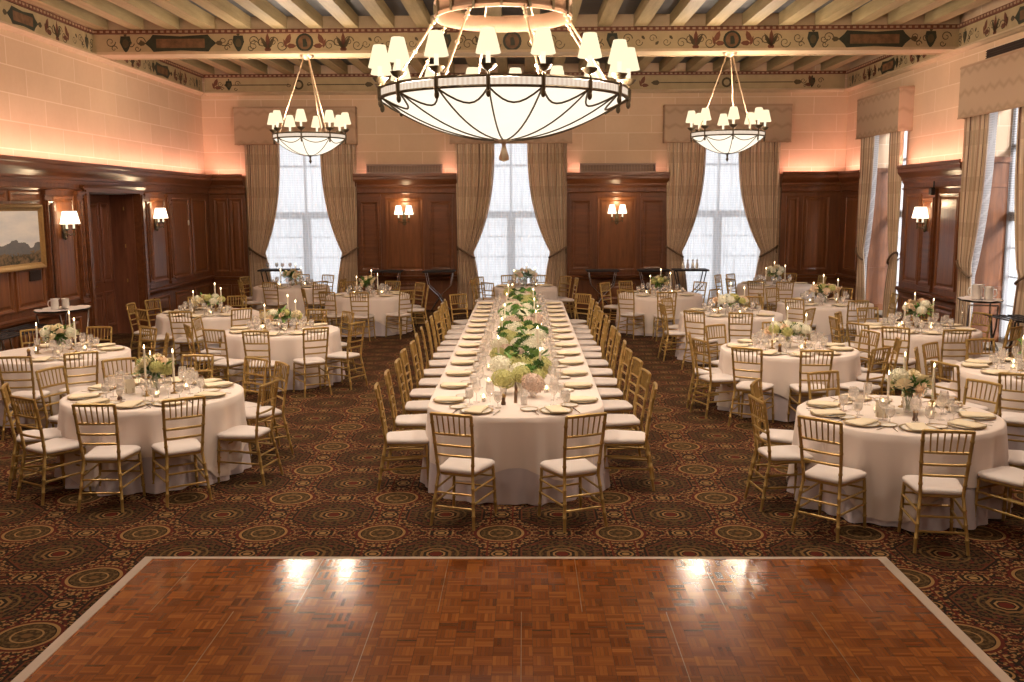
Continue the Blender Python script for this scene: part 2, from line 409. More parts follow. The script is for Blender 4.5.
def copy_tree(o, parent=None):
    c = o.copy(); COL.objects.link(c)
    if parent is not None: c.parent = parent
    for ch in list(o.children): copy_tree(ch, c)
    return c
class Proto:
    """first call hands out the source itself, later ones copies of it and its parts"""
    def __init__(s, root): s.root = root; s.used = False
    def put(s, loc, rz, label, group=None, scale=1):
        o = copy_tree(s.root) if s.used else s.root
        s.used = True
        o.location = loc; o.rotation_euler = (0, 0, rz); o['label'] = label
        if scale != 1: o.scale = (scale,) * 3
        if group: o['group'] = group
        return o
WORLD, EXPO, BULB, DOWN, SUNE = .43, 2.0, 70, 23, 2.6
def _tree(o, kids): return (o, [_tree(c, kids) for c in kids.get(o, [])])
def proto_tree(root):
    kids = {}
    for o in bpy.data.objects:
        if o.parent: kids.setdefault(o.parent, []).append(o)
    return _tree(root, kids)
def copy_t(t, parent=None):
    c = t[0].copy(); COL.objects.link(c)
    if parent is not None: c.parent = parent
    for k in t[1]: copy_t(k, c)
    return c
class Proto:
    def __init__(s, root): s.root = root; s.used = False; s.t = proto_tree(root)
    def put(s, loc, rz, label, group=None, scale=1):
        o = copy_t(s.t) if s.used else s.root
        s.used = True
        o.location = loc; o.rotation_euler = (0, 0, rz); o['label'] = label
        o.scale = (scale,) * 3
        if group: o['group'] = group
        return o

# ------------------------------------------------------------------ the room
XL, XR, YB, YF = -7.86, 7.86, 23.8, -6.0
KB = 1.02
ZF, ZT = 5.30, 5.73          # painted frieze band
mL = lambda s, d, z: (XL + d, s, z)
mR = lambda s, d, z: (XR - d, s, z)
mB = lambda s, d, z: (s * KB, YB - d, 2.57 + (z - 2.57) * KB)
mB0 = lambda s, d, z: (s, YB - d, z)
mF = lambda s, d, z: (s, YF + d, z)

b = MB(); b.box(XL - .7, XR + .7, YF - .2, YB + .7, -.1, 0)
floor = b.build('floor', 'carpet', smooth=False); struct(floor, 'patterned maroon and gold carpet with round medallions', 'floor')

# --- plaster shells
def wall_boxes(b, s0, s1, th, opens, zt=5.95):
    cur = s0
    for (a, c, z0, z1) in opens:
        b.box(cur, a, -th, 0, 0, zt)
        if z0 > 0: b.box(a, c, -th, 0, 0, z0)
        b.box(a, c, -th, 0, z1, zt); cur = c
    b.box(cur, s1, -th, 0, 0, zt)
DOOR = (17.0, 19.35, 0, 2.84)
BW = [(-6.55, -4.2), (-1.5, .88), (3.55, 6.0)]
RW = [(14.6, 16.85), (20.05, 22.0)]
b = MB(); wall_boxes(b, YF, YB, .6, [DOOR]); b.mapped(mL)
wall_left = struct(b.build('wall_left', 'plaster', smooth=False), 'left wall of pale stone blocks above dark wood panelling', 'wall')
b = MB(); wall_boxes(b, YF, YB, .62, [(a, c, .12, 4.45) for a, c in RW]); b.mapped(mR)
wall_right = struct(b.build('wall_right', 'plaster', smooth=False), 'right wall of pale stone blocks with curtained windows', 'wall')
b = MB(); wall_boxes(b, XL - .6, XR + .62, .5, [(a * KB, c * KB, .08, 4.45) for a, c in BW]); b.mapped(mB0)
wall_back = struct(b.build('wall_back', 'plaster', smooth=False), 'far wall of pale stone blocks with three tall windows', 'wall')
b = MB(); b.box(XL - .6, XR + .62, -.3, 0, 0, 5.95); b.mapped(mF)
wall_front = struct(b.build('wall_front', 'plaster', smooth=False), 'stone block wall behind the dance floor', 'wall')

CORN = [(.0, 2.97), (.12, 2.97), (.13, 3.02), (.15, 3.03), (.15, 3.07), (.17, 3.10), (.21, 3.15), (.235, 3.19), (.235, 3.25), (.25, 3.27), (.25, 3.33), (.225, 3.33), (.225, 3.28), (.0, 3.28)]
def extrude(b, prof, s0, s1): b.loft([[(s0, d, z) for d, z in prof], [(s1, d, z) for d, z in prof]], True, True, True)
def panel(b, s0, s1, z0, z1, d):
    L = []
    for i, h in ((0, 0), (0, .022), (.018, .030), (.045, .022), (.055, .002), (.075, -.0), (.115, .014), (.12, .014)):
        if s1 - s0 <= 2.4 * i or z1 - z0 <= 2.4 * i: break
        L.append([(s0 + i, d + h, z0 + i), (s1 - i, d + h, z0 + i), (s1 - i, d + h, z1 - i), (s0 + i, d + h, z1 - i)])
    b.loft(L, True, False, True)
def pilaster(b, s0, s1, z0=.9, z1=2.84, d=.10):
    b.box(s0, s1, d, d + .045, z0, z1)
    w = s1 - s0
    if w > .2: panel(b, s0 + .03, s1 - .03, z0 + .12, z1 - .16, d + .045)
    b.box(s0 - .02, s1 + .02, d, d + .075, z1 - .07, z1); b.box(s0 - .012, s1 + .012, d, d + .06, z1 - .11, z1 - .09)
    b.box(s0 - .015, s1 + .015, d, d + .065, z0, z0 + .07)
def wainscot(parent, fn, secs, corn, railmat):
    """secs: (s0, s1, panels, pilasters, small)"""
    b = MB(); p = MB(); c = MB()
    for s0, s1, pans, pils, small in secs:
        b.box(s0, s1, 0, .10, 0, 3.02)
        c.box(s0, s1, 0, .135, 0, .20); extrude(c, [(.0, .20), (.135, .20), (.105, .24), (0, .24)], s0, s1)
        extrude(c, [(0, .74), (.11, .74), (.125, .79), (.165, .81), (.17, .86), (.14, .875), (.10, .88), (0, .88)], s0, s1)
        extrude(c, [(0, 2.84), (.12, 2.84), (.135, 2.87), (.10, 2.885), (0, 2.885)], s0, s1)
        for a, e in pans:
            panel(p, a, e, .98, 2.76, .10); panel(p, a, e, .28, .68, .10)
        for a, e in small:
            panel(p, a, e, 2.66, 2.82, .10); panel(p, a, e, .98, 2.56, .10); panel(p, a, e, .28, .68, .10)
        for a, e in pils: pilaster(c, a, e)
    for s0, s1 in corn: extrude(c, CORN, s0, s1)
    for m in (b, p, c): m.mapped(fn)
    o = b.build('panelling', 'mahog', parent, smooth=False)
    p.build('wood_panel', 'mahogpanel', parent, smooth=False)
    c.build('cornice', railmat, parent, smooth=False)
lsec = []
s = -4.0
while s < 12.0: lsec.append((s, s + 2.0, [(s + .3, s + 1.7)], [(s + .02, s + .25)], [])); s += 2.0
lsec += [(12.0, 15.44, [], [(12.03, 12.25)], [(12.45, 13.35), (13.45, 14.35), (14.45, 15.35)]),
         (15.44, 16.85, [(15.77, 16.52)], [(15.46, 15.72), (16.57, 16.80)], []),
         (19.5, 23.7, [(19.86, 20.74), (21.12, 22.2), (22.35, 23.4)], [(19.55, 19.80), (20.80, 21.04)], [])]
wainscot(wall_left, mL, lsec, [(-6, YB)], 'mahogy')
b = MB(); b.box(16.85, 19.5, 0, .10, 2.842, 3.02); b.mapped(mL); b.build('door_header', 'mahog', wall_left, smooth=False)
wainscot(wall_back, mB, [(-7.7, -6.72, [(-7.5, -7.15), (-7.12, -6.8)], [], []),
                         (-4.05, -1.62, [(-3.34, -2.42)], [(-3.98, -3.46), (-2.30, -1.72)], []),
                         (1.04, 3.46, [(1.76, 2.72)], [(1.12, 1.64), (2.82, 3.38)], []),
                         (6.18, 7.7, [(6.3, 6.62), (6.7, 7.35)], [], [])],
         [(-7.7, -6.74), (-4.08, -1.60), (1.02, 3.48), (6.16, 7.7)], 'mahogx')
wainscot(wall_right, mR, [(17.1, 19.85, [(17.25, 18.1), (18.88, 19.62)], [(18.2, 18.76)], []), (22.2, 23.7, [(22.4, 23.3)], [], []),
                          (-4, 14.3, [(-3.8 + 1.8 * k, -2.3 + 1.8 * k) for k in range(10)], [], [])],
         [(17.05, 19.87), (22.15, YB), (-4, 14.3)], 'mahogy')
# return end of the right cornice where it meets the curtain
# radiator grilles standing on the back cornice
for x0, x1 in ((-3.76, -1.95), (1.34, 3.15)):
    b = MB(); b.box(x0, x1, .04, .22, 3.28, 3.36); b.box(x0, x1, .04, .24, 3.51, 3.55); b.box(x0, x0 + .03, .04, .24, 3.36, 3.51); b.box(x1 - .03, x1, .04, .24, 3.36, 3.51)
    k = x0 + .05
    while k < x1 - .04: b.box(k, k + .016, .19, .215, 3.36, 3.51); k += .036
    b.mapped(mB); b.build('vent_grille', simple('pale_grille_metal', (.34, .24, .19), .6) if 'grille' not in M else M['grille'], wall_back, smooth=False)
# jamb panelling of the right bays and plaster-white head
for a, c in RW:
    b = MB(); 
    for (s_, sg) in ((c, -1), (a, 1)):
        b.box(min(s_, s_ + sg * .03), max(s_, s_ + sg * .03), -.60, 0, .12, 3.3)
        b.box(min(s_, s_ + sg * .07), max(s_, s_ + sg * .07), -.60, 0, 3.26, 3.36)
        b.box(min(s_, s_ + sg * .05), max(s_, s_ + sg * .05), -.60, 0, 2.84, 2.90); b.box(min(s_, s_ + sg * .05), max(s_, s_ + sg * .05), -.60, 0, 1.05, 1.12); b.box(min(s_, s_ + sg * .05), max(s_, s_ + sg * .05), -.60, 0, .12, .3)
    b.mapped(mR); b.build('jamb_panelling', 'mahogpanel', wall_right, smooth=False)
# vent slot over the near right pelmet
b = MB(); b.box(14.3, 16.78, 0, .02, 4.93, 5.13)
for k in range(5): b.box(14.3, 16.78, .02, .035, 4.945 + .038 * k, 4.96 + .038 * k)
b.mapped(mR); b.build('vent_slot', 'ventdark', wall_right, smooth=False)
# wall switch + vent on the left wall
b = MB(); b.box(14.85, 15.2, .10, .13, 1.42, 1.58)
for k in range(6): b.box(14.87, 15.18, .13, .137, 1.435 + .024 * k, 1.445 + .024 * k)
b.mapped(mL); b.build('vent_cover', 'ventdark', wall_left, smooth=False)
b = MB(); b.box(22.13, 22.2, .10, .125, 2.14, 2.26, .006); b.mapped(mL); b.build('switch_plate', 'switch', wall_left)

# --- left door
b = MB()
for s0, s1, z0, z1 in ((16.86, 17.02, 0, 2.83), (19.33, 19.49, 0, 2.83), (16.86, 19.49, 2.83, 2.90)):
    b.box(s0, s1, 0, .15, z0, z1); b.box(s0 + .03, s1 - .03, .15, .18, z0 + .001, z1 - .03)
extrude(b, [(0, 2.90), (.16, 2.90), (.18, 2.93), (.20, 2.955), (0, 2.955)], 16.80, 19.55)
b.mapped(mL); door = b.build('door_1', 'mahogy', smooth=False); struct(door, 'dark double wooden door in a deep frame in the left wall', 'door')
b = MB()
for s_, t_ in ((17.0, .03), (19.32, .03)): b.box(s_, s_ + t_, -.55, 0, 0, 2.84)
b.box(17.0, 19.35, -.55, 0, 2.81, 2.84); b.mapped(mL); b.build('door_jamb', 'doorwood', door, smooth=False)
for k, (a, c) in enumerate(((17.04, 18.16), (18.18, 19.3))):
    b = MB(); b.box(a, c, -.52, -.46, 0.01, 2.81)
    w = (c - a - .3) / 2
    for j in range(2):
        x = a + .11 + j * (w + .08); panel(b, x, x + w, 1.08, 2.66, -.46); panel(b, x, x + w, .2, .9, -.46)
    b.mapped(mL); lf = b.build('door_leaf', 'doorwood', door, smooth=False)
    b = MB(); y = 18.1 if k == 0 else 18.26
    b.box(y - .02, y + .02, -.46, -.445, .92, 1.12); b.tube([(y, -.45, 1.04), (y, -.40, 1.04), (y + (.09 if k else -.09), -.39, 1.04)], .01)
    b.mapped(mL); b.build('door_handle', 'brass', lf)
b = MB()
for z in (.35, 1.05, 1.75, 2.5): b.tube([(19.315, -.2, z), (19.315, -.2, z + .07)], .012)
b.mapped(mL); b.build('door_hinge', 'brass', door)

# --- windows
def window(name, fn, s0, s1, dep, label):
    f = MB(); z0, z1 = .12, 4.45; mid = (s0 + s1) / 2
    for a, c, p, q in ((s0, s0 + .09, z0, z1), (s1 - .09, s1, z0, z1), (s0, s1, z0, z0 + .12), (s0, s1, z1 - .1, z1), (s0, s1, 2.26, 2.42),
                       (mid - .10, mid + .10, z0, 2.3), (s0, s1, 3.50, 3.56), (mid - .03, mid + .03, 2.4, z1)):
        f.box(a, c, dep, dep + .07, p, q)
    for k in range(1, 4): f.box(s0, s1, dep + .02, dep + .05, .3 + .5 * k - .012, .3 + .5 * k + .012)
    f.mapped(fn); o = f.build(name, 'frame', smooth=False); struct(o, label, 'window')
    g = MB(); g.box(s0 + .05, s1 - .05, dep + .03, dep + .036, z0 + .05, z1 - .05); g.mapped(fn); g.build('window_pane', 'pane', o, smooth=False)
    si = MB(); si.box(s0, s1, dep, -.0, .08, .14); si.mapped(fn); si.build('window_sill', 'stonesill', o, smooth=False)
for k, (a, c) in enumerate(BW): window('window_%d' % (k + 1), mB, a, c, -.48, ['tall window in the far wall, nearest the left corner', 'tall window in the far wall behind the long table', 'tall window in the far wall, nearest the right corner'][k])
for k, (a, c) in enumerate(RW): window('window_%d' % (k + 4), mR, a, c, -.60, ['near window in a wood-lined bay of the right wall', 'farther window in a wood-lined bay of the right wall'][k])

# --- pelmets, curtains, sheers
def fbox(fn, x0, x1, z0, z1, d1):
    b = MB()
    b.box(x0, x1, 0, d1, z1 - .03, z1); b.box(x0, x1, d1 - .03, d1, z0, z1 - .03); b.box(x0, x0 + .03, 0, d1 - .03, z0, z1 - .03); b.box(x1 - .03, x1, 0, d1 - .03, z0, z1 - .03)
    return b.mapped(fn)
def pelmet(fn, x0, x1, label, z0=4.02, z1=4.90):
    o = fbox(fn, x0, x1, z0, z1, .30).build('pelmet', 'pelmet', smooth=False); tag(o, label, 'pelmet', 'fabric pelmets above the windows')
    t = MB(); 
    for z in (z0, z1 - .045): t.box(x0 - .006, x1 + .006, .0, .308, z, z + .03) if z > z0 else t.box(x0 - .004, x1 + .004, .302, .308, z - .01, z + .02)
    t.mapped(fn); t.build('pelmet_braid', 'pelmettrim', o, smooth=False)
def curtain(fn, so, w_top, sg, label, dmid=.17, zt=4.06, ztie=1.42, pleats=11, w_tie=.36, w_bot=.52):
    """so: outer edge, sg: direction of the window centre"""
    b = MB(); nu, nv = pleats * 8, 34; ph = random.random() * 6
    rows = []
    for j in range(nv + 1):
        z = zt + (0.01 - zt) * j / nv
        if z > ztie:
            t = (zt - z) / (zt - ztie); w = w_top + (w_tie - w_top) * (t ** 2.6); amp = .045 * (1 - .35 * t); sh = 0.04 * t ** 3
        else:
            t = (ztie - z) / ztie; w = w_tie + (w_bot - w_tie) * min(1, t * 1.6) ** .7; amp = .03 + .012 * t; sh = 0.04
        row = []
        for i in range(nu + 1):
            u = i / nu
            d = dmid + amp * cos(2 * PI * pleats * u + ph + .3 * sin(z * 2)) * (.75 + .25 * sin(5 * u + ph)) - (.02 if z < ztie + .1 else 0)
            s_ = so + sg * (sh + w * (u + .006 * sin(2 * PI * pleats * u * 2 + ph)))
            row.append((s_, d, z))
        rows.append(row)
    b.loft(rows, False)
    b.uv = [(i / nu, j / nv) for j in range(nv + 1) for i in range(nu + 1)]
    # cloth thickness: a second skin just behind
    o0 = len(b.v); back = [(s_, d - .008, z) for s_, d, z in b.v]; fs = [tuple(reversed([i + o0 for i in f])) for f in b.f]
    b.v += back; b.f += fs; b.uv += b.uv[:]
    b.mapped(fn)
    o = b.build('curtain', 'curtain'); tag(o, label, 'curtain', 'striped gold window curtains')
    t = MB(); pts = []
    for k in range(15):
        a = 2 * PI * k / 14; pts.append((so + sg * (.04 + w_tie / 2 + (w_tie / 2 + .03) * cos(a)), dmid + .075 * sin(a), ztie + .13 * cos(a) * -1 + .02))
    t.tube(pts[:-1], .022, 6, closed=True)
    t.tube([(so + sg * .02, .0, ztie + .10), (so + sg * .02, dmid - .03, ztie - .02)], .012, 6)
    t.sphere((so + sg * .02, .05, ztie + .11), .045, 8, 6)
    t.mapped(fn); t.build('tieback', simple('tieback_cord', (.16, .10, .06), .8), o)
def sheer(fn, s0, s1, d, label, zt=4.2, mat='sheer'):
    b = MB(); n = int((s1 - s0) * 60)
    rows = [[(s0 + (s1 - s0) * i / n, d + .018 * sin(i * .9) + .008 * sin(i * .37 + j), .03 + (zt - .03) * j / 6) for i in range(n + 1)] for j in range(7)]
    b.loft(rows, False); b.mapped(fn)
    o = b.build('sheer_curtain', mat); tag(o, label, 'sheer curtain', 'white sheer curtains')
wn = ['window nearest the left corner', 'window behind the long table', 'window nearest the right corner']
for k, ((x0, x1), (l0, lw, r0, rw)) in enumerate(zip([(-6.86, -3.98), (-1.75, 1.15), (3.33, 6.31)], [(-6.68, .84, -4.0, .86), (-1.62, .93, 1.04, .95), (3.42, .93, 6.12, 1.0)])):
    pelmet(mB, x0, x1, 'patterned beige pelmet over the far-wall ' + wn[k])
    curtain(mB, l0, lw, 1, 'gold striped curtain tied back on the left of the far-wall ' + wn[k])
    curtain(mB, r0, rw, -1, 'gold striped curtain tied back on the right of the far-wall ' + wn[k])
    sheer(mB, l0 + .05, r0 - .05, .04, 'white sheer curtain hanging across the far-wall ' + wn[k])
pelmet(mR, 19.8, 22.25, 'patterned beige pelmet over the farther window of the right wall')
pelmet(mR, 14.2, 17.1, 'patterned beige pelmet over the near window of the right wall')
curtain(mR, 22.2, .74, -1, 'gold striped curtain on the far side of the farther right-wall window', w_tie=.30)
curtain(mR, 19.88, .60, 1, 'gold striped curtain on the near side of the farther right-wall window', w_tie=.30)
curtain(mR, 17.05, .82, -1, 'gold striped curtain on the far side of the near right-wall window', w_tie=.42)
curtain(mR, 14.3, .95, 1, 'gold striped curtain at the right edge of the photo', w_tie=.62, w_bot=.75)
sheer(mR, 20.1, 21.95, -.52, 'white sheer curtain inside the farther right-wall bay', mat='sheerlight')
sheer(mR, 14.65, 16.8, -.52, 'white sheer curtain inside the near right-wall bay', mat='sheerlight')
def side_sheer(so, w, sg, label):
    b = MB(); n = 24; rows = []
    for j in range(20):
        z = 4.06 - 4.0 * j / 19; t = min(1, max(0, (4.06 - z) / 2.6)); off = w * (1 - t ** 2.4) if z > 1.46 else .06
        rows.append([(so + sg * (off + .25 * i / n), .06 + .02 * sin(i * 1.7), z) for i in range(n + 1)])
    b.loft(rows, False); b.mapped(mR); o = b.build('sheer_curtain', 'sheer'); tag(o, label, 'sheer curtain', 'white sheer curtains')
side_sheer(16.55, -.38, 1, 'gathered white sheer hugging the far curtain of the near right-wall window')
side_sheer(21.8, -.32, 1, 'gathered white sheer hugging the far curtain of the farther right-wall window')

# --- ceiling, beams, friezes
b = MB(); b.box(XL - .6, XR + .62, YF - .2, YB + .5, 5.95, 6.05)
ceiling = struct(b.build('ceiling', 'ceilboard', smooth=False), 'dark blue-grey board ceiling between painted joists', 'ceiling')
BEAMS = [5.6, 11.7, 17.8]; BWID = .58
x = -7.74
while x < 7.6:
    for a, c in ((YF, BEAMS[0]), (BEAMS[0] + BWID, BEAMS[1]), (BEAMS[1] + BWID, BEAMS[2]), (BEAMS[2] + BWID, YB)):
        if c < 8: continue
        j = MB(); j.box(x, x + .24, a, c, 5.735, 5.95); j.build('joist', 'joist', ceiling, smooth=False)
    x += .648
b = MB()
k = BEAMS[1] + BWID + 1.3
b.box(XL, XR, k, k + .12, 5.90, 5.95); b.box(XL, XR, k + 2.2, k + 2.32, 5.90, 5.95); b.box(XL, XR, 20.4, 20.52, 5.90, 5.95)
b.build('ceiling_batten', 'joist', ceiling, smooth=False)

def spiral(b, s, z, r, turns, flip=1, w=.018, d=.004, a0=0.):
    n = int(14 * turns); P = []
    for i in range(n + 1):
        t = i / n; a = a0 + flip * 2 * PI * turns * t; rr = r * (1 - .82 * t)
        P.append((s + rr * cos(a), z + rr * sin(a), w * (1 - .4 * t)))
    V = []; F = []
    for i, (px_, pz_, ww) in enumerate(P):
        q = P[min(i + 1, n)]; p = P[max(i - 1, 0)]; dx, dz = q[0] - p[0], q[1] - p[1]; l = math.hypot(dx, dz) or 1
        V += [(px_ - dz / l * ww / 2, d, pz_ + dx / l * ww / 2), (px_ + dz / l * ww / 2, d, pz_ - dx / l * ww / 2)]
    for i in range(n): F.append((2 * i, 2 * i + 1, 2 * i + 3, 2 * i + 2))
    b.add(V, F)
def poly(b, pts, d=.004):
    n = len(pts); cx = sum(p[0] for p in pts) / n; cz = sum(p[1] for p in pts) / n
    b.add([(cx, d, cz)] + [(p[0], d, p[1]) for p in pts], [(0, i + 1, (i + 1) % n + 1) for i in range(n)])
def ell(s, z, a, c, n=18): return [(s + a * cos(2 * PI * i / n), z + c * sin(2 * PI * i / n)) for i in range(n)]
def leafp(b, s, z, ang, l, w, d=.004):
    ca, sa = cos(ang), sin(ang)
    poly(b, [(s + ca * u * l - sa * v * w, z + sa * u * l + ca * v * w) for u, v in ((0, 0), (.3, .5), (.7, .4), (1, 0), (.7, -.4), (.3, -.5))], d)
def shield(o, s, z, h=.17):
    poly(o['g'], [(s - h * .5, z + h * .75), (s + h * .5, z + h * .75), (s + h * .62, z + h * .1), (s + h * .3, z - h * .6), (s, z - h), (s - h * .3, z - h * .6), (s - h * .62, z + h * .1)])
    poly(o['o'], ell(s, z, h * .33, h * .45), .007); leafp(o['o'], s, z + h * .7, PI / 2, h * .5, h * .35); 
    for f in (-1, 1): spiral(o['o'], s + f * h * 1.6, z + .03, h * .55, 1.3, f); spiral(o['o'], s + f * h * 1.25, z - .09, h * .35, 1.1, -f)
def cartouche(o, s, z, w=1.1, h=.30):
    poly(o['g'], [(s - w / 2 - .1, z), (s - w / 2, z + h * .28), (s - w / 2 + .05, z + h / 2), (s, z + h * .40), (s + w / 2 - .05, z + h / 2), (s + w / 2, z + h * .28), (s + w / 2 + .1, z), (s + w / 2, z - h * .28), (s + w / 2 - .05, z - h / 2), (s, z - h * .42), (s - w / 2 + .05, z - h / 2), (s - w / 2, z - h * .28)])
    poly(o['s'], [(s - w * .40, z - h * .28), (s + w * .40, z - h * .28), (s + w * .40, z + h * .26), (s - w * .40, z + h * .26)], .007)
    for f in (-1, 1): leafp(o['o'], s + f * (w / 2 + .22), z, 0 if f < 0 else PI, .14, .09); spiral(o['o'], s + f * (w / 2 + .36), z, .07, 1.2, f)
def medallion(o, s, z, r=.16):
    poly(o['g'], ell(s, z, r, r)); poly(o['s'], ell(s, z, r * .74, r * .78), .007); poly(o['g'], [(s - .03, z - .08), (s + .05, z - .07), (s + .045, z + .0), (s + .02, z + .07), (s - .035, z + .06)], .010)
def plume(o, s, z, k=1.0):
    for f in (-1, 1):
        spiral(o['o'], s + f * .10 * k, z + .02, .09 * k, 1.4, f); spiral(o['o'], s + f * .25 * k, z - .05, .10 * k, 1.3, -f); leafp(o['o'], s, z - .12, PI / 2 + f * .5, .26 * k, .07)
    leafp(o['r'], s, z - .12, PI / 2, .30 * k, .08); poly(o['r'], ell(s, z - .12, .06, .04))
def bird(o, s, z, f=1):
    leafp(o['r'], s, z - .03, PI / 2 * (1 - f * .25), .20, .10); leafp(o['r'], s, z - .06, 0 if f > 0 else PI, .18, .09); leafp(o['r'], s, z - .1, PI / 2 + .3 * f, .17, .05)
def vine(o, s0, s1, z, f=1):
    n = int((s1 - s0) / .2)
    for i in range(n):
        s = s0 + (i + .5) * (s1 - s0) / n; sg = 1 if i % 2 else -1
        spiral(o['o'], s, z + sg * .03, .075, 1.2, sg * f, .014); leafp(o['o'], s + .05, z - sg * .08, sg * .8, .09, .05)
def wreath(o, s, z):
    n = 20
    for i in range(n): a = 2 * PI * i / n; leafp(o['o'], s + .10 * cos(a), z + .10 * sin(a), a + 1.9, .075, .05)
    for f in (-1, 1):
        poly(o['o'], [(s + f * .2, z - .012), (s + f * 1.6, z - .012), (s + f * 1.6, z + .012), (s + f * .2, z + .012)] if f > 0 else [(s - 1.6, z - .012), (s - .2, z - .012), (s - .2, z + .012), (s - 1.6, z + .012)])
        leafp(o['o'], s + f * 1.6, z, 0 if f > 0 else PI, .22, .12); spiral(o['o'], s + f * .25, z, .06, 1, f); bird(o, s + f * 2.05, z, -f)
def orn(parent, fn, items):
    o = {k: MB() for k in 'gosr'}
    for it in items: it[0](o, *it[1:])
    for k, (nm, mt) in dict(g=('painted_cartouche', 'orngreen'), o=('painted_scroll', 'ornament'), s=('painted_scene', 'ornscene'), r=('painted_flourish', 'ornred')).items():
        if o[k].v: o[k].mapped(fn); q = o[k].build(nm, mt, parent, smooth=False)
def frieze(parent, fn, s0, s1, items, base=True):
    b = MB(); b.box(s0, s1, 0, .06, ZF, ZT); b.mapped(fn); b.build('frieze', 'frieze', parent, smooth=False)
    b = MB(); extrude(b, [(0, 5.24), (.05, 5.25), (.09, 5.28), (.12, 5.285), (.12, 5.315), (.06, 5.33), (0, 5.33)], s0, s1); b.mapped(fn); b.build('picture_moulding', 'beampaint', parent, smooth=False)
    band(parent, fn, s0, s1, .06)
    orn(parent, lambda s, d, z: fn(s, d + .06, z), items)
def band(parent, fn, s0, s1, d):
    b = MB(); b.box(s0, s1, d, d + .045, 5.655, ZT); b.mapped(fn); b.build('frieze_band', 'ornred', parent, smooth=False)
    b = MB(); s = s0 + .05
    while s < s1 - .06: b.box(s, s + .055, d + .045, d + .055, 5.675, 5.71); s += .11
    b.mapped(fn); b.build('dentil_row', 'dentil', parent, smooth=False)
zc = 5.48
frieze(wall_back, mB0, -7.74, 7.74, [(wreath, -5.45, zc), (wreath, 4.9, zc), (shield, -7.15, zc, .13), (shield, 6.95, zc, .13), (medallion, -.2, zc, .14), (wreath, -.2, zc)] + [(plume, x, zc, .8) for x in (-2.6, 2.3)])
for wpar, fn, nm in ((wall_left, mL, 0), (wall_right, mR, 1)):
    its = []
    for y0 in (8.2, 11.9, 15.1, 18.2, 20.9): its += [(cartouche, y0 + .25, zc, .75, .27), (bird, y0 + .98, zc), (plume, y0 + 1.35, zc, 1.0), (bird, y0 + 1.72, zc, -1), (vine, y0 + 1.85, y0 + 2.3, zc), (shield, y0 + 2.45, zc, .12)]
    frieze(wpar, fn, YF, YB - .06, its)
for i, y in enumerate(BEAMS):
    b = MB(); b.box(XL + .06, XR - .06, y, y + BWID, 5.315, 5.95); 
    for q in (y - .012, y + BWID - .03): b.box(XL + .06, XR - .06, q, q + .042, 5.30, 5.345)
    be = b.build('beam', 'beampaint', ceiling, smooth=False)
    fb = lambda s, d, z, y=y: (s, y - d, z)
    band(be, fb, XL + .06, XR - .06, 0)
    if i == 2:
        b2 = MB(); b2.box(XL + .06, XR - .06, 0, .006, 5.35, 5.65); b2.mapped(fb); b2.build('beam_face', 'frieze', be, smooth=False)
        f2 = lambda s, d, z, y=y: (s, y - d - .006, z)
        zb = 5.495
        orn(be, f2, [(shield, -7.2, zb), (cartouche, -6.2, zb), (shield, -5.15, zb), (plume, -4.62, zb), (bird, -4.28, zb), (medallion, -3.95, zb), (bird, -3.62, zb, -1), (plume, -3.25, zb),
                     (vine, -2.95, -1.9, zb), (shield, -1.4, zb), (medallion, -.2, zb, .17), (plume, -.75, zb), (plume, .4, zb), (bird, 1.0, zb), (shield, 1.6, zb), (vine, 1.95, 2.7, zb),
                     (plume, 3.1, zb), (bird, 3.45, zb), (medallion, 3.75, zb), (bird, 4.08, zb, -1), (plume, 4.45, zb), (shield, 5.2, zb), (cartouche, 6.3, zb), (shield, 7.3, zb)])

# --- painting, sconces
pt = empty('framed_painting', (XL + .12, 13.9, 2.1)); tag(pt, 'gilt-framed landscape painting of hills on the left panelling', 'painting')
def rel(o, fn, loc): return lambda *a: tuple(p - q for p, q in zip(fn(*a), loc))
s0, s1, z0, z1 = 12.55, 15.30, 1.60, 2.62
b = MB(); L = []
for i, h in ((0, 0), (0, .06), (.02, .095), (.05, .085), (.08, .060), (.10, .055), (.11, .048)):
    L.append([(s0 + i, .10 + h, z0 + i), (s1 - i, .10 + h, z0 + i), (s1 - i, .10 + h, z1 - i), (s0 + i, .10 + h, z1 - i)])
b.loft(L, True, True, False); b.mapped(rel(0, mL, pt.location)); b.build('picture_frame', 'goldframe', pt, smooth=False)
b = MB(); b.box(s0 + .10, s1 - .10, .135, .150, z0 + .10, z1 - .10); b.mapped(mL); cv = b.build('canvas', 'painting', pt, smooth=False)
cv.matrix_parent_inverse = Matrix.Translation(-pt.location)
for a in ():
    pass

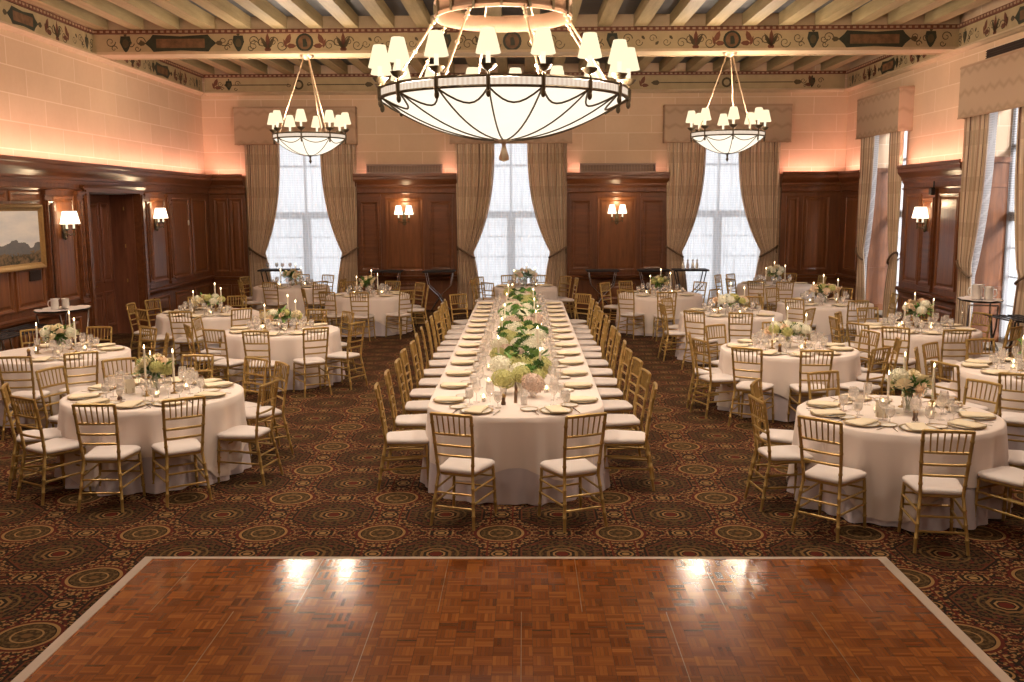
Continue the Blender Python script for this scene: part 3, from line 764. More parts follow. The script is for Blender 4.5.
def sconce(fn, s, d, label, zc=2.2):
    loc = Vector(fn(s, d, zc)); o = empty('wall_sconce', loc); tag(o, label, 'wall light', 'two-light wall sconces with white shades')
    R = lambda *a: tuple(p - q for p, q in zip(fn(*a), loc))
    b = MB(); b.box(s - .045, s + .045, d, d + .02, zc - .16, zc + .14, .008); b.sphere((s, d + .03, zc - .15), .03, 8, 6); b.sphere((s, d + .02, zc + .15), .022, 8, 6); b.mapped(R); b.build('backplate', 'lampmetal', o)
    for f in (-1, 1):
        b = MB(); b.tube([(s, d + .02, zc - .06), (s + f * .05, d + .09, zc - .10), (s + f * .12, d + .12, zc - .07), (s + f * .125, d + .12, zc - .01)], .010, 6)
        b.lathe([(.012, -.015), (.045, .0), (.048, .008), (.02, .012)], 12, (s + f * .125, d + .12, zc - .0), True, True)
        b.lathe([(.004, -.12), (.016, -.10), (.008, -.07)], 8, (s + f * .125, d + .12, zc), True, True)
        b.mapped(R); arm = b.build('sconce_arm', 'lampmetal', o)
        b = MB(); b.lathe([(.017, .01), (.017, .12)], 10, (s + f * .125, d + .12, zc), True, True); b.mapped(R); b.build('candle_sleeve', 'sleeve', arm)
        b = MB(); b.lathe([(.105, .09), (.058, .30)], 18, (s + f * .125, d + .12, zc)); b.lathe([(.103, .09), (.056, .30)], 18, (s + f * .125, d + .12, zc)); b.mapped(R); b.build('lamp_shade', M['sconceshade'], arm)
    l = bpy.data.lights.new('sconce_bulb', 'POINT'); l.energy = 2.2; l.color = (1, .72, .42); l.shadow_soft_size = .06
    lo = bpy.data.objects.new('sconce_bulb', l); COL.objects.link(lo); lo.location = fn(s, d + .24, zc + .36)
M['sconceshade'] = emis('lit_sconce_shade', (1, .82, .55), 1.2)
sconce(mL, 16.05, .13, 'two-light sconce on the left wall between painting and door', 2.20)
sconce(mL, 20.1, .13, 'two-light sconce on the left wall past the door', 2.24)
sconce(mB, -2.88, .12, 'two-light sconce on the far wall between left and middle windows', 2.27)
sconce(mB, 2.24, .12, 'two-light sconce on the far wall between middle and right windows', 2.27)
sconce(mR, 18.48, .17, 'two-light sconce on the right-wall panelling between its windows', 2.20)
b = MB(); b.box(18.1, 18.22, .19, .27, 2.72, 2.86, .01); b.tube([(18.16, .2, 2.80), (18.16, .2, 2.98)], .015, 6); b.mapped(mR)
tag(b.build('wall_fixture', 'black'), 'small dark fixture mounted above the right-wall sconce', 'wall fixture')  # dark wall fixture of unknown use, gives no light

# cove strip lights lying on the cornice
def cove(a, c, z=3.30, power=20):
    a, c = Vector(a), Vector(c); L = (c - a).length
    l = bpy.data.lights.new('cove_strip', 'AREA'); l.shape = 'RECTANGLE'; l.size = L; l.size_y = .05; l.energy = power * L; l.color = (1, .50, .42)
    o = bpy.data.objects.new('cove_strip', l); COL.objects.link(o); m = (a + c) / 2; o.location = (m.x, m.y, z)
    o.rotation_euler = (PI, 0, math.atan2(c.y - a.y, c.x - a.x))
D = .21; CP = 2.7
cove((XL + D, 2, 0), (XL + D, 23.5, 0), power=CP)
cove((-7.6, YB - D, 0), (-6.9, YB - D, 0), power=CP * 1.2); cove((-3.95, YB - D, 0), (-1.72, YB - D, 0), power=CP * 1.2); cove((1.15, YB - D, 0), (3.32, YB - D, 0), power=CP * 1.2); cove((6.34, YB - D, 0), (7.5, YB - D, 0), power=CP * 1.2)
cove((XR - D, 17.1, 0), (XR - D, 19.8, 0), power=CP * 1.2); cove((XR - D, 22.3, 0), (XR - D, 23.5, 0), power=CP * 1.2); cove((XR - D, 2, 0), (XR - D, 14.2, 0), power=CP)

# --- dance floor
df = empty('dance_floor', (-.07, 0, 0)); tag(df, 'portable parquet dance floor with pale metal edging laid on the carpet', 'dance floor')
X0, X1, Y1 = -2.72, 2.56, 6.655
Pz = .9144; rows = 8
xc = [-2.38 + Pz * k for k in range(0, 6)]; xe = [X0 + (X1 - X0) * k / 6 + .0 for k in range(1, 6)]
for r in range(rows):
    y1 = Y1 - r * Pz; y0 = y1 - Pz + .004
    cuts = [X0] + (xc if r % 2 == 0 else [-1.85 + Pz * k for k in range(-0, 5)]) + [X1]
    for i in range(len(cuts) - 1):
        b = MB(); b.box(cuts[i] + .002, cuts[i + 1] - .002, y0, y1, 0, .022); b.v = [(x + .07, y, z) for x, y, z in b.v]
        pn = b.build('parquet_panel', 'parquet', df, smooth=False)
        if 0 < i:
            b = MB(); b.box(cuts[i] - .0018, cuts[i] + .0018, y0, y1, .018, .0228); b.v = [(x + .07, y, z) for x, y, z in b.v]; b.build('panel_joint', 'seam', pn, smooth=False)
yb = Y1 - rows * Pz
T_ = .09; OX0, OX1, OY0, OY1 = X0 - T_, X1 + T_, yb - T_, Y1 + T_
for p, q in ((((X0, yb), (OX0, OY0)), ((X0, Y1), (OX0, OY1))), (((X1, yb), (OX1, OY0)), ((X1, Y1), (OX1, OY1))), (((X0, Y1), (OX0, OY1)), ((X1, Y1), (OX1, OY1))), (((X0, yb), (OX0, OY0)), ((X1, yb), (OX1, OY0)))):
    b = MB(); b.loft([[(i_[0] + .07, i_[1], 0), (o_[0] + .07, o_[1], 0), (o_[0] + .07, o_[1], .004), (i_[0] + .07, i_[1], .024)] for i_, o_ in (p, q)], True, True, True); b.build('edge_trim', 'edging', df, smooth=False)
# daylight falling along the right-hand bays
sl = bpy.data.lights.new('daylight', 'SUN'); sl.energy = SUNE; sl.angle = rad(12); sl.color = (.95, .97, 1)
so_ = bpy.data.objects.new('daylight', sl); COL.objects.link(so_); so_.rotation_euler = Vector((-.40, 1, -.42)).to_track_quat('-Z', 'Y').to_euler()
# ------------------------------------------------------------------ chandeliers
M['lens'] = emis('added_downlight_lens', (1, .85, .65), .6, False)
DLY = {12.8: 'row before rear beam', 8.6: 'row over table end', 3.2: 'row over dance floor', -2.0: 'row behind dance floor'}  # rows of downlights added out of view to bring up the light
def chandelier(loc, R_, zr, band_h, depth, nl, off, lamp_r, label, rods, zfin):
    """loc: point on the axis at the height of the rim's underside"""
    o = empty('bowl_chandelier', loc); tag(o, label, 'chandelier')
    b = MB(); prof = [(R_ * .985 * t, -depth * (1 - t ** 2.1)) for t in [i / 14 for i in range(15)]]
    prof[0] = (.02, -depth); b.lathe(prof, 64); b.build('glass_bowl', 'bowl', o)
    b = MB(); b.lathe([(R_, .012), (R_, band_h - .012)], 64); b.build('bead_band', 'beads', o)
    for z in (0, band_h):
        b = MB(); b.lathe([(R_ - .02, z - .010), (R_ + .012, z - .012), (R_ + .018, z), (R_ + .012, z + .012), (R_ - .02, z + .010), (R_ - .02, z - .010)], 64); b.build('rim_ring', 'lampmetal', o)
    big = R_ > 1
    for k in range(nl):
        a = rad(-90 + off) + 2 * PI * k / nl; ca, sa = cos(a), sin(a)
        P = lambda r, z, t=0: (r * ca - t * sa, r * sa + t * ca, z)
        b = MB(); b.tube([P(R_ * .985 * t + .006, -depth * (1 - t ** 2.1) - .004) for t in [i / 10 for i in range(1, 11)]], .009 if big else .007, 5); b.build('bowl_rib', 'lampmetal', o)
        # swag between this post and the next
        b = MB(); pts = []
        for i in range(9):
            u = i / 8; aa = a + 2 * PI / nl * u; sag = (.17 if big else .12) * 4 * u * (1 - u)
            t = 1 - sag * .36 / (depth); rr = R_ * .985 * t + .01; pts.append((rr * cos(aa), rr * sin(aa), -depth * (1 - t ** 2.1) - .006 - .0 * sag))
        b.tube(pts, .010 if big else .008, 5); b.build('bowl_swag', 'lampmetal', o)
        b = MB(); lr = lamp_r
        b.tube([P(R_ + .008, -.035), P(R_ + .014, -.01), P(R_ + .016, band_h + .0)], .019 if big else .014, 6); b.sphere(P(R_ + .006, -.06), .024 if big else .018, 8, 5, (1, 1, 1.7))
        b.tube([P(R_ + .015, band_h * .6), P(R_ + .01, band_h + .02), P(lr, band_h + .055)], .012, 6)
        q = P(lr, band_h + .055)
        b.lathe([(.012, -.02), (.05, .0), (.075, .03), (.078, .038), (.03, .035), (.02, .05)], 12, q, True, True)
        arm = b.build('lamp_arm', 'lampmetal', o)
        b = MB(); b.lathe([(.021, .04), (.021, .16)], 10, q, True, True); b.build('candle_sleeve', 'sleeve', arm)
        b = MB(); b.lathe([(.112, .135), (.060, .345)], 20, q); b.lathe([(.110, .137), (.058, .343)], 20, q); b.build('lamp_shade', 'shade', arm)
    b = MB(); b.lathe([(.03, .03), (.10, .02), (.11, 0), (.03, -.02), (.018, -.05), (.030, -.10), (.052, -.17), (.050, -.20), (.005, -.215)] if big else [(.03, .02), (.09, .01), (.09, 0), (.02, -.02), (.015, -.08), (.03, -.10), (.005, -.15)], 14, (0, 0, -depth), True, True)
    b.build('finial', 'rod' if big else 'lampmetal', o)
    rods(o, R_, band_h); return o
def big_rods(o, R_, bh):
    zt = 4.40 - BIGZ; rr = .66
    b = MB(); b.lathe([(rr, 0), (rr + .02, .0), (rr + .03, .03), (rr + .01, .05), (rr + .01, .13), (rr + .03, .16), (rr, .16), (rr - .012, .13), (rr - .012, .02), (rr, 0)], 56, (0, 0, zt)); cr = b.build('crown_ring', simple('crown_bronze', (.17, .095, .055), .5, .4, .5, .15), o)
    for k in range(16):
        a = 2 * PI * k / 16; b = MB(); b.box(rr + .008, rr + .035, -.014, .014, zt, zt + .155); b.v = [(x * cos(a) - y * sin(a), x * sin(a) + y * cos(a), z) for x, y, z in b.v]; b.build('crown_strap', 'lampmetal', cr, smooth=False)
    for k in range(8):
        a = rad(-90 + 18) + 2 * PI * k / 8
        p0 = Vector((rr * cos(a), rr * sin(a), zt + .02)); p1 = Vector(((R_ - .10) * cos(a), (R_ - .10) * sin(a), bh))
        b = MB(); b.tube([p0, p1], .011, 6); 
        for t in (.04, .10, .16, .5, .9): q = p0.lerp(p1, t); b.sphere(q, .022, 6, 4)
        b.build('suspension_rod', 'rod', o)
        b = MB(); b.tube([p0 + Vector((0, 0, .13)), Vector((.05 * cos(a), .05 * sin(a), 5.85 - BIGZ))], .011, 6); b.build('upper_rod', 'rod', o)
    b = MB(); b.lathe([(.01, -.18), (.06, -.16), (.09, -.1), (.05, -.02), (.16, .05), (.20, .10)], 20, (0, 0, 5.85 - BIGZ), True, True); b.build('ceiling_canopy', 'rod', o)
def small_rods(o, R_, bh):
    zt = 5.27 - SMZ
    for k in range(3):
        a = rad(-90 + 35) + 2 * PI * k / 3
        b = MB(); b.tube([(.06 * cos(a), .06 * sin(a), zt), ((R_ - .10) * cos(a), (R_ - .10) * sin(a), bh)], .011, 6); b.build('suspension_rod', 'rod', o)
    b = MB(); b.lathe([(.02, -.04), (.07, -.02), (.10, .0), (.13, .02), (.14, .045)], 18, (0, 0, zt), True, True); b.build('ceiling_canopy', 'rod', o)
BIGZ, SMZ = 3.615, 3.80
chandelier((-.20, 9.9, BIGZ), 1.245, 0, .090, .39, 16, -5, 1.25, 'huge white bowl chandelier with sixteen shaded lamps over the long table', big_rods, 0)
chandelier((-3.98, 18.08, SMZ), .66, 0, .08, .30, 8, 0, .67, 'small bowl chandelier with eight lamps hung from the beam, near left windows', small_rods, 0)
chandelier((3.78, 18.08, SMZ), .66, 0, .08, .30, 8, -4, .67, 'small bowl chandelier with eight lamps hung from the beam, near right windows', small_rods, 0)

chandelier((-.20, -3.0, BIGZ), 1.245, 0, .090, .39, 16, -5, 1.25, 'unseen bowl chandelier added behind the camera to brighten the room', big_rods, 0)  # unseen chandelier, added for more light from behind the camera
def bulb(x, y, z, e, r=.12):
    l = bpy.data.lights.new('chandelier_bulb', 'POINT'); l.energy = e; l.color = (1, .79, .60); l.shadow_soft_size = r
    o = bpy.data.objects.new('chandelier_bulb', l); COL.objects.link(o); o.location = (x, y, z)
for k in range(6):
    a = PI / 6 + k * PI / 3; bulb(-.20 + .98 * cos(a), 9.9 + .98 * sin(a), BIGZ + .06, BULB)
    if k % 3 == 0: bulb(-.20 + .9 * cos(a), -3.0 + .9 * sin(a), BIGZ + .06, BULB)  # bulbs of the added chandelier behind the camera
for x in (-3.98, 3.78):
    for k in range(4): bulb(x + .67 * cos(k * PI / 2 + .8), 18.08 + .67 * sin(k * PI / 2 + .8), SMZ + .55, BULB * .24, .10)
g = 'added ceiling downlights between the joists, out of view'
for y in DLY:
    for x, nm_ in ((-5.36, 'left'), (-2.12, 'inner left'), (1.77, 'inner right'), (5.01, 'right')):
        o = empty('added_downlight', (x, y, 5.90)); tag(o, 'added unseen round downlight recessed between ceiling joists, %s, %s' % (nm_, DLY[y]), 'downlight', g)
        b = MB(); b.lathe([(.13, .05), (.13, -.02), (.10, -.02), (.095, .045)], 20); b.build('added_downlight_ring', 'lampmetal', o)
        b = MB(); b.lathe([(.095, .02), (.001, .02)], 20); b.build('lens', 'lens', o)
        l = bpy.data.lights.new('added_downlight_bulb', 'AREA'); l.shape = 'DISK'; l.size = .18; l.energy = DOWN * (.36 if y < 6 else 1.15); l.color = (1, .84, .67)
        lo = bpy.data.objects.new('added_downlight_bulb', l); COL.objects.link(lo); lo.location = (x, y, 5.865)

# ------------------------------------------------------------------ chair
def bamboo(b, p0, p1, r, seg=8, rings=(.25, .5, .75)):
    p0, p1 = Vector(p0), Vector(p1); pts = [p0]; rr = [r * .95]
    for t in rings:
        for dt, k in ((-.02, 1), (-.006, 1.28), (.006, 1.28), (.02, 1)): pts.append(p0.lerp(p1, t + dt)); rr.append(r * k)
    pts.append(p1); rr.append(r * .9); b.tube(pts, rr, seg)
def make_chair():
    o = empty('banquet_chair'); tag(o, 'x', 'chair')
    # cushion
    b = MB(); L = []
    def out(i, z):
        pts = []
        yf, yb, wf, wb = .205 - i, -.185 + i, .200 - i, .168 - i
        for (cx, cy, a0) in ((wf - .07, yf - .07, 0), (-(wf - .07), yf - .07, 90), (-(wb - .05), yb + .05, 180), (wb - .05, yb + .05, 270)):
            R_ = .07 if cy > 0 else .05
            for k in range(5): a = rad(a0 + k * 22.5); pts.append((cx + R_ * cos(a), cy + R_ * sin(a), z))
        return pts
    for i, z in ((.02, .427), (.0, .431), (-.005, .444), (-.003, .457), (.006, .467), (.03, .474), (.09, .478)): L.append(out(i, z))
    b.loft(L, True, True, True); b.build('seat_cushion', 'cushion', o, ang=1.2)
    b = MB(); b.loft([out(.012, .405), out(.006, .412), out(.006, .430), out(.015, .434)], True, True, True); b.build('seat_frame', 'gold', o)
    # legs
    for f in (-1, 1):
        b = MB(); bamboo(b, (f * .178, .178, .415), (f * .194, .196, 0), .0138); b.build('leg', 'gold', o)
    for f in (-1, 1):
        b = MB(); bamboo(b, (f * .150, -.190, .43), (f * .188, -.268, 0), .0138); b.build('leg', 'gold', o)
    # stretchers
    b = MB(); r = .0095
    for z in (.33, .235): b.tube([(-.18, .182, z), (.18, .182, z)], r, 6)
    for f in (-1, 1):
        for z, zb in ((.31, .30), (.20, .19)): b.tube([(f * .183, .185, z), (f * .160, -.225, zb)], r, 6)
    for z in (.27, .16): w_ = .150 + .038 * (1 - z / .43); y_ = -.190 - .078 * (1 - z / .43); b.tube([(-w_, y_, z), (w_, y_, z)], r, 6)
    b.build('stretcher', 'gold', o)
    # back: posts lean back and splay out
    def bp(f, z): t = max(0, (z - .43) / .475); return Vector((f * (.150 + .022 * t + .004 * sin(t * 3)), -.190 - .075 * t ** 1.3, z))
    b = MB()
    for f in (-1, 1):
        zs = [.40, .47, .50, .505, .515, .52, .60, .66, .665, .675, .68, .76, .82, .825, .835, .84, .905]
        b.tube([bp(f, z) for z in zs], [.0138 * (1.25 if i in (3, 4, 8, 9, 13, 14) else 1) for i in range(len(zs))], 8)
    for z, rr in ((.900, .0135), (.745, .0105), (.655, .0105), (.575, .0105)):
        p, q = bp(-1, z), bp(1, z); m = (p + q) / 2 + Vector((0, -.012, .004 if z > .89 else 0)); b.tube([p, p.lerp(m, .5) + Vector((0, -.004, 0)), m, q.lerp(m, .5) + Vector((0, -.004, 0)), q], rr, 6)
    for k in range(6):
        x = (k + 1) / 7 * 2 - 1
        p, q = bp(x, .745), bp(x, .900); p.x = x * .158; q.x = x * .172
        b.tube([p - Vector((0, .010, 0)), q - Vector((0, .010, 0))], .0065, 5)
    b.v = [(x, y, z if z < .47 else .47 + (z - .47) * 1.065) for x, y, z in b.v]; b.build('backrest', 'gold', o)
    return o
chairP = Proto(make_chair())

# ------------------------------------------------------------------ table setting pieces
def one(name, mb, mat, cat, **k):
    o = mb.build(name, mat, **k); tag(o, 'x', cat); return Proto(o)
def mk_plate(r, name, cat, h=.014):
    b = MB(); b.lathe([(r * .55, 0), (r * .6, .002), (r * .92, h), (r, h + .002), (r * .98, h - .002), (r * .62, .005 + h * .1), (.001, .005 + h * .1)], 28, (0, 0, 0), True)
    o = b.build(name, 'plate'); tag(o, 'x', cat)
    b = MB(); b.lathe([(r * .90, h + .0005), (r * 1.005, h + .003), (r * 1.005, h - .001)], 28); b.build('gold_rim', 'goldrim', o); return Proto(o)
plateP = mk_plate(.148, 'dinner_plate', 'plate'); breadP = mk_plate(.082, 'bread_plate', 'plate', .009)
b = MB(); L = []
for i, z in ((.010, .0), (.0, .004), (.0, .011), (.010, .017), (.03, .020)):
    L.append([(sx * (.074 - i * .6), sy * (.128 - i), z + .003 * sx * sy) for sx, sy in ((-1, -1), (-.3, -1.02), (.4, -1), (1, -1), (1, 0), (1, 1), (.3, 1.03), (-.4, 1), (-1, 1), (-1, 0))])
b.loft(L, True, True, True); napkinP = one('folded_napkin', b, 'napkin', 'napkin', ang=1.0)
b = MB(); b.lathe([(.032, 0), (.032, .003), (.006, .006), (.005, .045), (.020, .055), (.036, .075), (.040, .105), (.034, .150), (.033, .150), (.038, .105), (.034, .077), (.001, .060)], 16, (0, 0, 0), True)
goblet = b.build('water_goblet', 'glass'); tag(goblet, 'x', 'glass')
b = MB(); b.lathe([(.001, .061), (.033, .078), (.037, .105), (.035, .125), (.001, .126)], 14); b.build('iced_water', 'waterglass', goblet); gobletP = Proto(goblet)
b = MB(); b.lathe([(.034, 0), (.034, .003), (.005, .007), (.004, .085), (.018, .095), (.038, .125), (.041, .155), (.033, .205), (.032, .205), (.039, .155), (.036, .127), (.001, .100)], 16, (0, 0, 0), True)
wineP = one('wine_glass', b, 'glass', 'glass')
b = MB(); b.lathe([(.030, 0), (.036, .11), (.0345, .11), (.029, .006), (.001, .005)], 14, (0, 0, 0), True)
tumb = b.build('water_tumbler', 'glass'); tag(tumb, 'x', 'glass')
b = MB(); b.lathe([(.001, .006), (.0285, .007), (.033, .085), (.001, .086)], 12); b.build('iced_water', 'waterglass', tumb); tumblerP = Proto(tumb)
def flat(pts, z0=.0, z1=.003):
    b = MB(); b.loft([[(x, y, z0) for x, y in pts], [(x, y, z1) for x, y in pts]], True, True, True); return b
fk = [(-.004, -.10), (.004, -.10), (.006, .02), (.013, .045), (.013, .095), (.008, .095), (.007, .06), (.003, .06), (.002, .095), (-.002, .095), (-.003, .06), (-.007, .06), (-.008, .095), (-.013, .095), (-.013, .045), (-.006, .02)]
forkP = one('dinner_fork', flat(fk), 'steel', 'fork', smooth=False)
kn = [(-.005, -.11), (.005, -.11), (.006, .01), (.010, .03), (.009, .09), (.002, .118), (-.006, .10), (-.006, .01)]
knifeP = one('dinner_knife', flat(kn), 'steel', 'knife', smooth=False)
# taper candle on a brass stick
def mk_taper(h):
    o = empty('taper_candle'); tag(o, 'x', 'candle')
    b = MB(); b.lathe([(.040, 0), (.038, .006), (.012, .014), (.008, .03), (.014, .045), (.007, .06), (.009, .085), (.019, .095), (.019, .11), (.011, .11)], 12, (0, 0, 0), True, True); b.build('candlestick', 'brass', o)
    b = MB(); b.lathe([(.0115, .10), (.0105, .10 + h)], 10, (0, 0, 0), True, True); w = b.build('wax_stick', 'wax', o)
    b = MB(); b.lathe([(.001, 0), (.006, .008), (.0065, .014), (.003, .028), (.0005, .038)], 8, (0, 0, .103 + h)); b.build('flame', 'flame', w)
    return Proto(o)
taperP = [mk_taper(.25), mk_taper(.30), mk_taper(.36)]
def mk_votive():
    o = empty('votive_candle'); tag(o, 'x', 'candle')
    b = MB(); b.lathe([(.024, 0), (.034, .065), (.032, .065), (.022, .006), (.001, .005)], 14, (0, 0, 0), True); b.build('votive_glass', 'glass', o)
    b = MB(); b.lathe([(.021, .007), (.023, .032)], 12, (0, 0, 0), True, True); w = b.build('wax_fill', 'wax', o)
    b = MB(); b.lathe([(.001, 0), (.007, .008), (.0075, .014), (.003, .027), (.0005, .034)], 8, (0, 0, .034)); b.build('flame', 'flame', w)
    return Proto(o)
votiveP = mk_votive()
o = empty('pepper_mill'); tag(o, 'x', 'pepper mill')
b = MB(); b.lathe([(.022, 0), (.024, .015), (.017, .035), (.020, .06), (.022, .07)], 12, (0, 0, 0), True, True); b.build('mill_body', 'pepper', o)
b = MB(); b.lathe([(.021, .071), (.023, .08), (.016, .095), (.006, .105)], 12, (0, 0, 0), True, True); b.build('mill_cap', 'brass', o); millP = Proto(o)
o = empty('table_card'); tag(o, 'x', 'card')
b = MB(); b.box(-.05, .05, -.0015, .0015, .01, .15); b.v = [(x, y - z * .2, z) for x, y, z in b.v]; b.build('card_sheet', 'card', o, smooth=False)
b = MB(); b.tube([(-.03, -.02, .06), (-.03, -.012, .012), (-.03, .03, .004), (.03, .03, .004), (.03, -.012, .012), (.03, -.02, .06)], .003, 5); b.build('wire_stand', 'brass', o); cardP = Proto(o)

# ------------------------------------------------------------------ flowers
def petal_ball(r, n, pr, seed, squash=.85, thick=1):
    rn = random.Random(seed); b = MB()
    b.sphere((0, 0, 0), r * .80, 12, 7, (1, 1, squash))
    for i in range(n):
        t = i + .5; ph = math.acos(1 - 2 * t / n * .92); th = PI * (1 + 5 ** .5) * t + rn.random() * .4
        d = Vector((cos(th) * sin(ph), sin(th) * sin(ph), cos(ph))); u = d.orthogonal().normalized(); w = d.cross(u); a0 = rn.random() * 6
        c = Vector((d.x * r, d.y * r, d.z * r * squash)) * (.93 + .12 * rn.random())
        for k in range(4):
            a = a0 + k * PI / 2; e = u * cos(a) + w * sin(a); g = u * cos(a + .9) + w * sin(a + .9)
            b.add([c - d * pr * .3, c + e * pr, c + (e + g) * pr * .75 + d * pr * .35, c + g * pr * .55], [(0, 1, 2, 3)])
    return b
def rose(r, seed):
    rn = random.Random(seed); b = MB()
    for ring, (n, ro, zz, tilt) in enumerate(((3, .28, .50, .15), (4, .50, .38, .45), (5, .78, .22, .8), (6, 1.0, .02, 1.15))):
        for k in range(n):
            a = 2 * PI * k / n + ring * .7 + rn.random() * .3; V = []
            for j in range(3):
                for i in range(4):
                    u = (i / 3 - .5) * (2.6 * PI / n * .55); v = j / 2
                    rr = r * (ro * .35 + (ro * .65) * (v ** .8) + (.12 * tilt * v * v)); z = r * (-.35 + (zz + .35) * v * 1.1 - tilt * .22 * v * v)
                    V.append((rr * cos(a + u), rr * sin(a + u), z + .04 * r * (1 - abs(i - 1.5))))
            b.add(V, [(j * 4 + i, j * 4 + i + 1, j * 4 + i + 5, j * 4 + i + 4) for j in range(2) for i in range(3)])
    b.sphere((0, 0, .1 * r), r * .3, 8, 5); b.lathe([(r * .05, -r * .5), (r * .45, -r * .3), (r * .55, -.1 * r)], 8, (0, 0, 0), True)
    return b
def leaf_bunch(n, l, w, seed, spread=1.0, up=.3):
    rn = random.Random(seed); b = MB()
    for i in range(n):
        th = 2 * PI * i / n * 2.4 + rn.random(); el = up + rn.random() * 1.0 - .25
        d = Vector((cos(th) * cos(el), sin(th) * cos(el), sin(el))); s_ = Vector((-sin(th), cos(th), 0)); nn = d.cross(s_)
        L = l * (.7 + .6 * rn.random()); o = d * L * .45 * spread * rn.random(); V = []
        prof = (0, .55, .9, 1, .75, .35, 0)
        for k, p in enumerate(prof):
            t = k / 6; c = o + d * L * t - Vector((0, 0, 1)) * L * .25 * t * t
            V += [c - s_ * w * p * .5 - nn * w * .12 * p, c, c + s_ * w * p * .5 - nn * w * .12 * p]
        b.add(V, [(3 * k + i_, 3 * k + i_ + 1, 3 * k + i_ + 4, 3 * k + i_ + 3) for k in range(6) for i_ in range(2)])
    return b
me_h = [petal_ball(.105, 120, .021, s).mesh('hydrangea_head', None, ang=.3) for s in (1, 2)]
me_r = [rose(.048, s).mesh('rose_bloom', None, ang=1.5) for s in (3, 4)]
me_l = [leaf_bunch(7, .13, .085, s).mesh('leaf_bunch', None, ang=1.5) for s in (5, 6)]
me_b = [leaf_bunch(46, .12, .030, s, 1.6).mesh('foliage', None, ang=1.5) for s in (7, 8)]
me_lc = petal_ball(.055, 34, .032, 9).mesh('leaf_cluster', None, ang=.3)
_mc = {}
def mcopy(me, mat):
    k = (me.name, mat)
    if k not in _mc: c = me.copy(); c.materials.clear(); c.materials.append(M[mat]); _mc[k] = c
    return _mc[k]
def inst(name, me, mat, parent, loc, rot=(0, 0, 0), sc=1):
    o = bpy.data.objects.new(name, mcopy(me, mat)); COL.objects.link(o); o.location = loc; o.rotation_euler = rot
    o.scale = (sc,) * 3 if not isinstance(sc, tuple) else sc
    if parent: o.parent = parent
    return o
def vase(b, r, h): b.lathe([(r * .55, 0), (r * .6, .004), (r * .75, h * .4), (r, h), (r * .96, h), (r * .70, h * .4), (r * .5, .01), (.001, .008)], 18, (0, 0, 0), True)
def arrangement(loc, label, w=.17, h=.30, pal=('rose_p', 'rose_c', 'hydra_g'), n=12, seed=1, wide=0.0):
    rn = random.Random(seed); o = empty('flower_arrangement', loc); tag(o, label, 'flowers')
    b = MB(); vase(b, .055, .14); b.build('glass_vase', 'glass', o)
    b = MB()
    for k in range(7): a = 2 * PI * k / 7; b.tube([(.02 * cos(a), .02 * sin(a), .015), (.03 * cos(a + 2), .03 * sin(a + 2), .14), (.07 * cos(a), .07 * sin(a), .20)], .0035, 5)
    b.build('stem', 'leafdark', o)
    zc = .14 + (h - .14) * .45
    for k in range(4):
        a = 2 * PI * k / 4 + seed; q = .0 if k == 0 else w * .45
        inst('foliage', me_b[k % 2], 'leaf' if k % 2 else 'leafdark', o, (q * cos(a) * (1 + wide), q * sin(a), zc - .03), (rn.random() * .5, rn.random() * .5, rn.random() * 6), .8 + rn.random() * .3)
    for i in range(n):
        t = (i + .5) / n; ph = math.acos(1 - t * 1.15); th = i * 2.4 + seed
        x, y, z = sin(ph) * cos(th) * w * (1 + wide), sin(ph) * sin(th) * w, zc + cos(ph) * (h - zc) * .9 + .0
        m = pal[rn.randrange(len(pal))]
        if m.startswith('hydra'): inst('hydrangea_head', me_h[i % 2], m, o, (x * .9, y * .9, z), (0, 0, rn.random() * 6), .55 + .15 * rn.random())
        else: inst('rose_bloom', me_r[i % 2], m, o, (x, y, z), (-sin(th) * ph * .7 * 1, cos(th) * ph * .7 * 1, rn.random() * 6), 1.1 + .5 * rn.random())
    return o

# ------------------------------------------------------------------ round tables
TZ = .760; TR = .82
def smooth_noise(seed):
    rn = random.Random(seed); c = [(rn.randint(2, 5), rn.random() * 6, .5), (rn.randint(11, 14), rn.random() * 6, 1), (rn.randint(19, 24), rn.random() * 6, .8)]
    return lambda a: sum(w * sin(n * a + p) for n, p, w in c) / 2.3
def round_cloth(seed, R_=TR):
    f = smooth_noise(seed); n = 200; nz = 12; b = MB(); rows = []
    rows.append([(.02 * cos(2 * PI * i / n), .02 * sin(2 * PI * i / n), TZ) for i in range(n)])
    rows.append([(R_ * .7 * cos(2 * PI * i / n), R_ * .7 * sin(2 * PI * i / n), TZ) for i in range(n)])
    for dr, z in ((-.02, TZ), (-.004, TZ - .003), (.002, TZ - .010)): rows.append([((R_ + dr) * cos(2 * PI * i / n), (R_ + dr) * sin(2 * PI * i / n), z) for i in range(n)])
    for k in range(1, nz + 1):
        t = k / nz; row = []
        for i in range(n):
            a = 2 * PI * i / n; r = R_ + .004 + t * .045 + (.026 + .055 * t) * t ** .5 * f(a + .02 * t)
            row.append((r * cos(a), r * sin(a), TZ - .01 - (TZ - .018) * t))
        rows.append(row)
    b.loft(rows, True); return b
